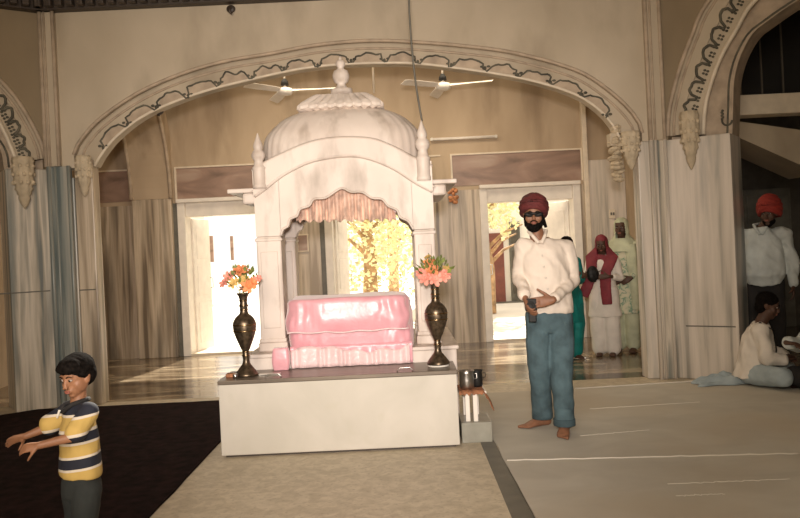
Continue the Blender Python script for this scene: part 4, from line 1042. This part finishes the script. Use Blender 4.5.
# ---------------------------------------------------------------- man in the cream shirt
YM = 5.84; w = lambda px, py, y=YM: W(px, py, y)
J = dict(pel=w(549, 309), ch=w(545, 266), nk=w(537, 236), hd=w(533.5, 214.5, YM-.03),
         shR=w(523, 246, YM), shL=w(566, 248, YM+.02), elR=w(519, 276, YM+.02), elL=w(573, 280, YM+.05), wrR=w(525, 298, YM-.20), wrL=w(553, 300, YM-.26),
         hipR=w(538, 317), hipL=w(560, 317), knR=w(539, 366, YM-.02), knL=w(562, 369, YM-.07))
aR, aL = G(543, 427), G(565, 434.5)
J['ankR'] = V((aR.x, aR.y, .084)); J['ankL'] = V((aL.x, aL.y, .084)); J['ftR'] = V((-.92, -.38, 0)); J['ftL'] = V((-.30, -.95, 0))
J['hf'] = V((-.16, -1, -.10)).normalized(); J['hu'] = V((0.02, -.06, 1)).normalized(); J['hs'] = .93
cm = w(531, 304, YM-.235)
hR = ((J['wrR'], V((.10, -.55, -.75)), V((.9, -.2, .0))), dict(s=1.0, thumb=-1, curl=.55)); hL = ((J['wrL'], V((-.95, -.02, -.10)), V((-.1, .95, -.15))), dict(s=1.0, thumb=-1, curl=.30, spread=.25, tcurl=-.15))
root, body, P, B = person('person', 'man in maroon turban, dark sunglasses, cream shirt and blue jeans holding a camera', J, 1.0, 'skin', [hR, hL], vox=.0055)
face(body, P, B, J['hs'])
# beard
bm = NB()
s_ = J['hs']
lf(bm, [(P(0, .050, -.140), .016*s_, .016*s_, B @ V((1, 0, 0))), (P(0, .046, -.122), .046*s_, .044*s_, B @ V((1, 0, 0))), (P(0, .034, -.098), .064*s_, .062*s_, B @ V((1, 0, 0))), (P(0, .016, -.078), .068*s_, .060*s_, B @ V((1, 0, 0)))])
for x in (-1, 1): cap(bm, P(x*.056, .045, -.08), P(x*.070, .015, -.005), .020*s_, .012*s_)
fuse('beard', bm, M['hair'], body, .006, 2)
b = NB(); tube(b, [P(-.028, .088, -.055), P(-.012, .100, -.044), P(0, .102, -.043), P(.012, .100, -.044), P(.028, .088, -.055)], .0045*s_, 8); obj('moustache', b, M['hair'], body, True)
# sunglasses, worn: part of the dressed figure
b = NB()
for x in (-1, 1): sphere(b, P(x*.033, .095, .008), .036*s_, .009*s_, .021*s_, rot=B, seg=18, rings=10)
tube(b, [P(-.055, .090, .016), P(0, .107, .014), P(.055, .090, .016)], .011*s_, 8)
tube(b, [P(-.075, -.01, .012), P(-.070, .07, .016), P(-.05, .094, .018), P(0, .104, .016), P(.05, .094, .018), P(.070, .07, .016), P(.075, -.01, .012)], .004*s_, 6)
obj('sunglasses', b, M['black'], root, True)
tb = turban(root, J['hd'], (J['hf']+V((.0, 0, .22))).normalized(), (J['hu']+V((.06, 0, 0))).normalized(), .95, M['turban_maroon'], 1.0)
b = NB(); tube(b, [P(-.070, -.05, -.02), P(-.082, -.05, -.06), P(-.098, -.05, -.11)], .018, 8, .012); obj('cloth_tail', b, M['hair'], tb, True)
# shirt
bm = NB(); side = J['shL']-J['shR']
hem_c = J['pel']+V((0, 0, -.03))
lf(bm, [(hem_c, .176, .122, side), (hem_c+V((0, 0, .04)), .180, .130, side), (J['pel']+(J['ch']-J['pel'])*.4, .172, .124, side), (J['ch'], .178, .126, side), (J['ch']+(J['nk']-J['ch'])*.5, .168, .105, side), (J['nk']-V((0, 0, .035)), .080, .072, side)], 28)
for sd in 'LR':
    cap(bm, J['ch']+(J['nk']-J['ch'])*.62, J['sh'+sd], .070, .064)
    we = J['el'+sd]+(J['wr'+sd]-J['el'+sd])*.88
    chain(bm, [J['sh'+sd], J['sh'+sd]+(J['el'+sd]-J['sh'+sd])*.5, J['el'+sd], we], [.064, .060, .054, .042])
shirt = fuse('shirt', bm, M['shirt'], root, .009, 3, (.013, 10, 7))
bm = NB()                                # collar
for q in (-1, 1):
    n0 = J['nk']; R1 = [n0+V((q*.010, -.118, -.055)), n0+V((q*.045, -.085, .00)), n0+V((q*.066, -.02, .035)), n0+V((q*.03, .06, .045)), n0+V((0, .07, .045))]
    tube(bm, R1, .015, 8)
fuse('collar', bm, M['shirt'], shirt, .006, 2)
b = NB(); fx = V((-.03, -1, 0)).normalized()
for k in range(6):
    c = J['nk'].lerp(J['pel'], .22+k*.13); sphere(b, V((c.x-.012, YM-.138-.010*(k in (1, 2, 3)), c.z)), .006, .003, .006, seg=8, rings=6)
obj('button', b, M['hem'], shirt, True) if False else b.free()
for k in range(5):
    c = J['nk'].lerp(J['pel'], .26+k*.15); b = NB(); sphere(b, V((c.x-.012, YM-.146, c.z)), .006, .006, .006, seg=8, rings=6); obj('button', b, M['hem'], shirt, True)
# jeans
bm = NB()
lf(bm, [(J['pel']+V((0, 0, .015)), .165, .118, side), (J['pel']-V((0, 0, .04)), .176, .124, side), (J['pel']-V((0, 0, .12)), .178, .125, side), (J['pel']-V((0, 0, .17)), .155, .10, side)], 24)
for sd in 'LR':
    a = J['ank'+sd]+V((0, 0, .015)); chain(bm, [J['hip'+sd], (J['hip'+sd]+J['kn'+sd])/2, J['kn'+sd], (J['kn'+sd]+a)/2, a+V((0, 0, .05))], [.100, .096, .084, .080, .072]); lf(bm, [(a+V((0, 0, .10)), .074, .078, side), (a, .076, .084, side), (a-V((0, 0, .02)), .076, .084, side)], 20)
jn = fuse('jeans', bm, M['jeans'], root, .009, 3, (.010, 7, 5))
for sd in 'LR':
    a = J['ank'+sd]; bm = NB(); lf(bm, [(a-V((0, 0, .015)), .080, .088, side), (a+V((0, 0, .035)), .080, .088, side)], 22); fuse('hem', bm, M['denim_hem'], jn, .007, 2)
# camera held in both hands
cmo = thing('camera', 'black camera held at the waist of the man in cream shirt', 'camera', cm-V((0, 0, .05)))
Bc = basis(V((-.25, -1, 0)), V((0, 0, 1))); b = NB(); box(b, -.042, .042, -.02, .02, -.05, .04, .008)
b.transform(Matrix.Translation(cm) @ Bc.to_4x4()); obj('camera_body', b, M['black'], cmo)
b = NB(); lathe(b, V((0, 0, 0)), [(.028, 0), (.028, .03), (.024, .034), (.018, .030)], 20); b.transform(Matrix.Translation(cm) @ Bc.to_4x4() @ Matrix.Rotation(R(-90), 4, 'X') @ Matrix.Translation((0, .006, .02))); obj('lens', b, M['black'], cmo, True)
b = NB(); box(b, -.035, .02, -.018, .018, -.13, -.055, .006); b.transform(Matrix.Translation(cm) @ Bc.to_4x4()); obj('case_flap', b, M['black'], cmo)

# ---------------------------------------------------------------- boy in the striped shirt
YK = 3.4; w = lambda px, py, y=YK: W(px, py, y)
sC_ = .62
f = V((-.88, -.47, 0)).normalized(); r_ = V((.0, 0, 0))
J = dict(pel=w(81, 482), ch=w(79, 433), nk=w(78, 405), hd=w(76.5, 377.5), hf=V((-.34, -.92, -.15)).normalized(), hu=V((-.05, -.05, 1)).normalized(), hs=1.20,
         shL=w(89, 412, YK-.07), shR=w(68, 411, YK+.08), elL=w(73, 437, YK-.15), elR=w(46, 428, YK+.06), wrL=w(39, 445.5, YK-.20), wrR=w(26, 436, YK+.02),
         hipL=w(87, 490, YK-.045), hipR=w(76, 490, YK+.045))
for sd, dx, dy in (('L', .035, -.05), ('R', -.03, .05)):
    J['kn'+sd] = V((J['pel'].x+dx-.015, YK+dy, .27)); J['ank'+sd] = V((J['pel'].x+dx, YK+dy+.01, .062)); J['ft'+sd] = f.copy()
hs = [((J['wrL'], V((-.97, -.12, -.12)), V((.1, .75, -.6))), dict(s=.54, thumb=1, curl=.35, spread=.16)), ((J['wrR'], V((-.95, -.1, -.22)), V((0, -.8, -.5))), dict(s=.54, thumb=-1, curl=.35, spread=.16))]
root, body, P, B = person('person', 'small boy in a yellow and navy striped polo shirt with both arms held out', J, sC_, 'skin_child', hs, vox=.004, child=True)
face(body, P, B, sC_*1.20)
s_ = sC_*J['hs']
bm = NB(); X = lambda x, y, z, a, b_, c_: sphere(bm, P(x, y, z), a*s_, b_*s_, c_*s_, rot=B, seg=24, rings=16)
X(0, -.022, .056, .092, .106, .088); X(0, -.050, .015, .086, .080, .085); X(0, .022, .075, .080, .080, .058)
for x in (-1, 1): X(x*.066, -.008, .045, .026, .050, .050); X(x*.045, .045, .070, .040, .044, .030)
hr = fuse('hair', bm, M['hair'], root, .005, 3, (.0022, 50, 50))
# polo shirt with stripes
mS = bpy.data.materials.new('striped_polo'); mS.use_nodes = True; nt = mS.node_tree; bs = nt.nodes['Principled BSDF']; bs.inputs['Roughness'].default_value = .85
tc = nt.nodes.new('ShaderNodeTexCoord'); sp = nt.nodes.new('ShaderNodeSeparateXYZ'); nt.links.new(tc.outputs['Object'], sp.inputs[0])
ad = nt.nodes.new('ShaderNodeMath'); ad.operation = 'MULTIPLY_ADD'; ad.inputs[1].default_value = -.10; nt.links.new(sp.outputs[0], ad.inputs[0]); nt.links.new(sp.outputs[2], ad.inputs[2])
mr = nt.nodes.new('ShaderNodeMapRange'); zlo, zhi = w(81, 475).z, w(81, 398).z; mr.inputs[1].default_value = zlo; mr.inputs[2].default_value = zhi; nt.links.new(ad.outputs[0], mr.inputs[0])
cr = nt.nodes.new('ShaderNodeValToRGB'); cr.color_ramp.interpolation = 'CONSTANT'
NV, YE, WH = (.012, .014, .026), (.50, .34, .10), (.62, .55, .46)
T = lambda py: (475-py)/77
st = [(0, YE), (T(467), WH), (T(464.5), NV), (T(455), WH), (T(452.5), YE), (T(441.5), WH), (T(439), NV), (T(430), WH), (T(427), YE), (T(414.5), WH), (T(412), NV)]
E = cr.color_ramp.elements
while len(E) < len(st): E.new(.5)
for e, (p, c) in zip(E, st): e.position = min(1, p); e.color = (*c, 1)
nt.links.new(mr.outputs[0], cr.inputs[0]); nt.links.new(cr.outputs[0], bs.inputs['Base Color'])
bm = NB(); side = J['shL']-J['shR']
lf(bm, [(w(81, 475), .104, .082, side), (w(81, 471), .106, .084, side), (w(80.5, 452), .100, .080, side), (J['ch'], .098, .078, side), (w(78.5, 415), .088, .060, side), (w(78, 404), .048, .040, side)], 26)
for sd in 'LR':
    cap(bm, w(78.5, 413), J['sh'+sd], .042, .042)
    e_ = J['sh'+sd].lerp(J['el'+sd], .80); chain(bm, [J['sh'+sd], e_], [.043, .046])
shp = fuse('striped_polo', bm, mS, root, .0055, 3, (.005, 16, 10))
bm = NB(); n0 = J['nk']
for q in (-1, 1):
    sdv = side.normalized()*q; tube(bm, [n0+f*.068+V((0, 0, -.022))+sdv*.012, n0+sdv*.040+f*.04+V((0, 0, .008)), n0+sdv*.042-f*.02+V((0, 0, .022)), n0-f*.045+V((0, 0, .022))], .010, 8)
obj('collar', bm, M['trousers'], shp, True)
bm = NB(); tube(bm, [n0+f*.075+V((0, 0, -.012)), n0+f*.086+V((0, 0, -.045))], .005, 6); obj('placket', bm, M['hem'], shp, True)
bm = NB(); lf(bm, [(w(81, 472), .090, .070, side), (w(81.5, 484), .098, .080, side), (w(82, 495), .096, .078, side)], 22)
for sd in 'LR': chain(bm, [J['hip'+sd], J['kn'+sd], J['ank'+sd]+V((0, 0, .03))], [.060, .052, .046])
fuse('trousers', bm, M['child_trousers'], root, .007, 3, (.006, 10, 7))

# ---------------------------------------------------------------- helpers for the distant figures
def tunic(root, J, k, m, zhem, r_top=(.165, .115), r_hem=(.21, .16), sleeve=.85, name='tunic', wr=(.010, 9, 4), vox=.010):
    bm = NB(); side = J['shL']-J['shR']; pel = J['pel']; b0 = V((pel.x, pel.y, zhem))
    lf(bm, [(b0, r_hem[0]*k, r_hem[1]*k, side), (b0.lerp(pel, .5), (r_hem[0]*.6+.175*.4)*k, .14*k, side), (pel, .175*k, .13*k, side), (pel.lerp(J['ch'], .5), .155*k, .115*k, side), (J['ch'], .172*k, .12*k, side), (J['ch'].lerp(J['nk'], .55), .165*k, .095*k, side), (J['nk'].lerp(J['ch'], .1), .075*k, .06*k, side)], 26)
    for sd in 'LR':
        cap(bm, J['ch'].lerp(J['nk'], .6), J['sh'+sd], .068*k, .062*k)
        chain(bm, [J['sh'+sd], J['el'+sd], J['el'+sd].lerp(J['wr'+sd], sleeve)], [.064*k, .056*k, .044*k])
    return fuse(name, bm, m, root, vox, 3, wr)
def legs_cloth(root, J, k, m, r=(.105, .10, .085), name='trousers', low=.03, wr=(.010, 8, 4)):
    bm = NB(); side = J['shL']-J['shR']; lf(bm, [(J['pel']+V((0, 0, .04)), .155*k, .11*k, side), (J['pel']-V((0, 0, .14*k)), .17*k, .12*k, side)], 22)
    for sd in 'LR': chain(bm, [J['hip'+sd], J['kn'+sd], J['ank'+sd]+V((0, 0, low))], [r[0]*k, r[1]*k, r[2]*k])
    return fuse(name, bm, m, root, .010, 3, wr)
def hood(root, P, B, s, m, name='veil', extra=None, wr=(.006, 14, 9)):
    bm = NB(); sphere(bm, P(0, -.022, .022), .094*s, .108*s, .110*s, rot=B, seg=24, rings=16); lf(bm, [(P(0, -.02, 0), .094*s, .092*s, B @ V((1, 0, 0))), (P(0, -.015, -.09), .098*s, .088*s, B @ V((1, 0, 0))), (P(0, -.01, -.15), .115*s, .095*s, B @ V((1, 0, 0)))])
    if extra: extra(bm)
    Bi = B.transposed(); c = P(0, 0, 0)
    def keep(p):
        q = Bi @ (p-c)/s
        return not (q.y > .045 and -.125 < q.z < .07 and abs(q.x) < .062)
    o = fuse(name, bm, m, root, .008, 2, wr, keep); o.modifiers.new('s', 'SOLIDIFY').thickness = .006
    return o

# woman in white with the maroon veil
g = G(607, 355.5); J, k, f, r, L = pose(g.x, g.y, 1.47, R(-22))
k = k; J['hf'] = (f+V((0, 0, -.45))).normalized(); J['hu'] = (V((0, 0, 1))+f*.3).normalized(); J['hd'] = L(0, .045, 1.585)
for sd, q in (('R', 1), ('L', -1)): J['el'+sd] = L(q*.23, .02, 1.10); J['wr'+sd] = L(q*.10, .20, 1.13)
hs = [((J['wrR'], r*-.8+f*.3, f*-1), dict(s=.85, thumb=1, curl=.5)), ((J['wrL'], r*.8+f*.3, f*-1), dict(s=.85, thumb=-1, curl=.5))]
root, body, P, B = person('person', 'woman in white kurta and trousers with maroon veil over her bowed head', J, k, 'skin_dark', hs, vox=.008)
face(body, P, B, k)
tunic(root, J, k, M['white_cloth'], L(0, 0, .56).z, r_hem=(.235, .17), sleeve=.55)
legs_cloth(root, J, k, M['white_cloth'], (.12, .12, .115))
def ex(bm):
    for q in (-1, 1):
        pts = [L(q*.06, .03, 1.50), L(q*.15, .07, 1.40), L(q*(.13 if q > 0 else .06), .16, 1.20), L(q*(.20 if q > 0 else .05), .20, 1.0), L(q*(.26 if q > 0 else .06), .19, .86 if q > 0 else .74)]
        lf(bm, [(p, a*k, .022*k, r) for p, a in zip(pts, (.06, .085, .08, .08, .07))], 14)
    lf(bm, [(L(0, -.03, 1.50), .10*k, .09*k, r), (L(0, -.04, 1.40), .18*k, .12*k, r), (L(0, -.04, 1.28), .20*k, .13*k, r)], 18)
hood(root, P, B, k, M['maroon_veil'], extra=ex)
b = NB(); c = L(.11, .24, 1.17); sphere(b, c, .075, .05, .10); bm = b
o = fuse('dark_bag', bm, M['black'], None, .008, 3, (.006, 20, 20)); tag(o, 'small dark bundle held by the woman in maroon veil', 'bag')
# woman in the pale flowered dress
g = G(630, 353); J, k, f, r, L = pose(g.x, g.y+.12, 1.66, R(-30))
J['hf'] = (f+V((0, 0, -.12))).normalized()
for sd, q in (('R', 1), ('L', -1)): J['wr'+sd] = L(q*.14, .16, .96)
hs = [((J['wrR'], r*-.7+f*.3+V((0, 0, -.4)), f*-1), dict(s=.9, thumb=1, curl=.4)), ((J['wrL'], r*.7+f*.3+V((0, 0, -.4)), f*-1), dict(s=.9, thumb=-1, curl=.4))]
root, body, P, B = person('person', 'taller woman in pale green flowered dress and light veil beside the marble pier', J, k, 'skin_dark', hs, vox=.009)
face(body, P, B, k)
tunic(root, J, k, M['floral'], L(0, 0, .50).z, r_hem=(.22, .17)); legs_cloth(root, J, k, M['pale_veil'], (.11, .10, .09))
def ex(bm):
    lf(bm, [(L(0, -.02, 1.50), .10*k, .09*k, r), (L(0, -.03, 1.42), .17*k, .12*k, r), (L(0, .01, 1.26), .20*k, .14*k, r)], 18)
    lf(bm, [(L(-.12, .08, 1.38), .07*k, .03*k, r), (L(-.15, .13, 1.1), .07*k, .02*k, r), (L(-.18, .14, .8), .06*k, .02*k, r), (L(-.18, .13, .55), .06*k, .02*k, r)], 14)
hood(root, P, B, k, M['pale_veil'], extra=ex)
# person in teal behind the man
g = G(570, 358); J, k, f, r, L = pose(g.x, g.y-.1, 1.46, R(25))
for sd, q in (('R', 1), ('L', -1)): J['wr'+sd] = L(q*.08, .22, 1.15); J['el'+sd] = L(q*.17, .06, 1.1)
hs = [((J['wrR'], f+V((0, 0, .5)), r*-1), dict(s=.8, thumb=1, curl=.4)), ((J['wrL'], f+V((0, 0, .5)), r), dict(s=.8, thumb=-1, curl=.4))]
root, body, P, B = person('person', 'dark haired woman in teal tunic and trousers half hidden behind the man in jeans', J, k, 'skin_dark', hs, vox=.009)
face(body, P, B, k)
tunic(root, J, k, M['teal'], L(0, 0, .52).z); legs_cloth(root, J, k, M['teal'], (.13, .125, .10))
bm = NB(); sphere(bm, P(0, -.02, .05), .088*k, .10*k, .082*k, rot=B); sphere(bm, P(0, -.055, -.02), .075*k, .06*k, .09*k, rot=B); chain(bm, [P(0, -.09, -.06), P(0, -.10, -.22)], [.03, .02])
fuse('hair', bm, M['hair'], root, .008, 2, (.004, 50, 50))

# man in the red turban at the right
YS = 8.0; g = W(768, 371, YS); J, k, f, r, L = pose(g.x, YS, 1.72, R(-28))
J['hd'] = L(-.08, .04, 1.59); J['hf'] = (f+V((-.35, 0, -.10))).normalized()
for sd, q in (('R', 1), ('L', -1)): J['el'+sd] = L(q*.27, -.02, 1.10); J['wr'+sd] = L(q*.27, .06, .86); J['sh'+sd] = L(q*.20, -.01, 1.37)
hs = [((J['wr'+sd], V((0, 0, -1))+f*.15, -r*q), dict(s=1, thumb=q, curl=.35)) for sd, q in (('R', 1), ('L', -1))]
root, body, P, B = person('person', 'stout man in red turban and pale blue shirt standing beyond the right pier', J, k, 'skin_dark', hs, vox=.009)
face(body, P, B, k)
bm = NB(); lf(bm, [(P(0, .030, -.130), .014, .014, B @ V((1, 0, 0))), (P(0, .038, -.11), .042, .036, B @ V((1, 0, 0))), (P(0, .028, -.085), .062, .056, B @ V((1, 0, 0))), (P(0, .018, -.06), .066, .064, B @ V((1, 0, 0)))]); fuse('beard', bm, M['hair'], body, .007, 2)
turban(root, J['hd'], (J['hf']+V((0, 0, .1))).normalized(), V((0, 0, 1)), 1.04, M['turban_red'], 1.02, 1.22)
J2 = dict(J); bm = NB(); side = J['shL']-J['shR']
lf(bm, [(L(0, .02, .90), .185, .155, side), (L(0, .04, .98), .205, .185, side), (L(0, .03, 1.12), .20, .17, side), (L(0, .01, 1.28), .195, .14, side), (L(0, 0, 1.38), .17, .105, side), (L(0, 0, 1.45), .08, .07, side)], 28)
for sd in 'LR': cap(bm, L(0, 0, 1.36), J['sh'+sd], .08, .078); chain(bm, [J['sh'+sd], J['el'+sd], J['el'+sd].lerp(J['wr'+sd], .9)], [.070, .060, .048])
s2 = fuse('shirt', bm, M['shirt_blue'], root, .010, 3, (.020, 10, 6))
bm = NB()
for q in (-1, 1): tube(bm, [L(q*.012, .125, 1.385), L(q*.05, .08, 1.45), L(q*.07, 0, 1.485), L(0, -.075, 1.50)], .015, 8)
obj('collar', bm, M['shirt_blue'], s2, True)
legs_cloth(root, J, k, M['trousers'], (.11, .10, .09))

# ---------------------------------------------------------------- seated figures at the right edge
def seated(px, py, Yd, ang, label, top, H=1.68, strap=False, lean=.1, head_dn=.3, arm=None, wrap='blue_cloth'):
    g = G(px, py); x, y = g.x, g.y; k = H/1.72; f = V((math.sin(ang), -math.cos(ang), 0)); r = V((-math.cos(ang), -math.sin(ang), 0))
    L = lambda a, c, z: V((x, y, 0))+r*a*k+f*c*k+V((0, 0, z*k))
    J = dict(pel=L(0, 0, .14), ch=L(0, lean*.5, .40), nk=L(0, lean, .60), hd=L(0, lean+.06, .745), hf=(f-V((0, 0, head_dn))).normalized(), hu=(V((0, 0, 1))+f*head_dn*.6).normalized())
    for sd, q in (('R', 1), ('L', -1)):
        J['sh'+sd] = L(q*.17, lean*.9, .53); J['el'+sd] = L(q*.24, lean+.04, .28); J['wr'+sd] = L(q*.12, .30, .26)
        J['hip'+sd] = L(q*.09, .0, .11); J['kn'+sd] = L(q*.34, .26, .13); J['ank'+sd] = L(-q*.06, .34, .055); J['ft'+sd] = (-r*q+f*.2)
    if arm: J.update(arm(L))
    base = V((x, y, 0)); root = thing('person', label, 'person', base)
    bm = NB(); lf(bm, torso_rings(J['pel'], J['ch'], J['nk'], J['shL'], J['shR'], k))
    for sd in 'LR':
        chain(bm, [J['sh'+sd], J['el'+sd], J['wr'+sd]], [.040, .034, .025]); chain(bm, [J['hip'+sd], J['kn'+sd], J['ank'+sd]], [.085, .058, .036]); foot(bm, J['ank'+sd], J['ft'+sd], .9, 1)
        hand(bm, J['wr'+sd], (f*.5-r*(1 if sd == 'R' else -1)), V((0, 0, -1)), .95, 1 if sd == 'R' else -1, .4)
    chain(bm, [J['nk'], J['hd']-J['hu']*.05], [.056, .052]); P, B = head(bm, J['hd'], J['hf'], J['hu'], k)
    for v in bm.verts: v.co.z = max(v.co.z, .018)
    body = fuse('body', bm, M['skin_dark'], root, .009, 3); face(body, P, B, k)
    bm = NB(); sphere(bm, P(0, -.02, .05), .088*k, .102*k, .084*k, rot=B); sphere(bm, P(0, -.05, -.01), .078*k, .065*k, .08*k, rot=B); fuse('hair', bm, M['hair'], root, .008, 2, (.004, 50, 50))
    bm = NB(); side = J['shL']-J['shR']
    lf(bm, [(L(0, .02, .08), .22, .20, side), (L(0, .02, .2), .19, .15, side), (J['ch'], .19, .14, side), (J['ch'].lerp(J['nk'], .55), .18, .11, side), (J['nk'].lerp(J['ch'], .1), .08, .07, side)], 26)
    for sd in 'LR': cap(bm, J['ch'].lerp(J['nk'], .6), J['sh'+sd], .075, .072); chain(bm, [J['sh'+sd], J['el'+sd], J['el'+sd].lerp(J['wr'+sd], .8)], [.072, .064, .056])
    for v in bm.verts: v.co.z = max(v.co.z, .03)
    sh_ = fuse('kurta', bm, M[top], root, .010, 3, (.014, 10, 6))
    bm = NB()
    for sd in 'LR': chain(bm, [J['hip'+sd], J['kn'+sd], J['ank'+sd]+V((0, 0, .03))], [.11, .085, .08])
    for v in bm.verts: v.co.z = max(v.co.z, .025)
    fuse('wrap', bm, M[wrap], root, .010, 3, (.012, 9, 9))
    if strap:
        b = NB(); lf(b, [(L(.17, .085, .60), .022, .006, f), (L(.10, .175+lean*.3, .53), .022, .006, r), (L(0, .20+lean*.1, .42), .022, .006, r), (L(-.12, .21, .30), .022, .006, r), (L(-.20, .15, .18), .022, .006, r)], 10)
        obj('strap', b, M['black'], root, True)
    return root, L
rt, L1 = seated(753, 384, 7, R(62), 'seated figure in white kurta with a dark strap across the chest by the pier', 'white_cloth', strap=True)
rt2, L2 = seated(842, 388, 7, R(-40), 'seated figure in pale blue shirt with an arm reaching left at the frame edge', 'shirt_blue', arm=lambda L: dict(elR=L(.30, .20, .40), wrR=L(.34, .44, .45)), wrap='trousers')
# spread hem of a pale blue shawl on the floor
b = NB(); c = G(722, 386); n = 40; m_ = 26
pts = []
for i in range(n+1):
    row = []
    for j in range(m_+1):
        u, v = i/n*2-1, j/m_*2-1; ed = max(0, 1-u*u)*max(0, 1-v*v)
        x = c.x+.02+u*.235*(1+.1*math.sin(v*5)); y = c.y+.09+v*.13*(1+.15*math.sin(u*6)); z = .014+.075*ed**.5*(1+.5*noise.noise(V((u*3.2, v*3.2, 0)))+.35*math.sin(v*9+u*4))*(.6+.4*(u+1)/2*1.6)
        row.append(b.verts.new((x, y, max(z, .012))))
    pts.append(row)
for i in range(n):
    for j in range(m_): b.faces.new((pts[i][j], pts[i+1][j], pts[i+1][j+1], pts[i][j+1]))
o = obj('shawl', b, M['blue_cloth'], None, True); o.modifiers.new('s', 'SOLIDIFY').thickness = .006
tag(o, 'crumpled pale blue shawl spread on the floor sheet at the foot of the pier', 'shawl')
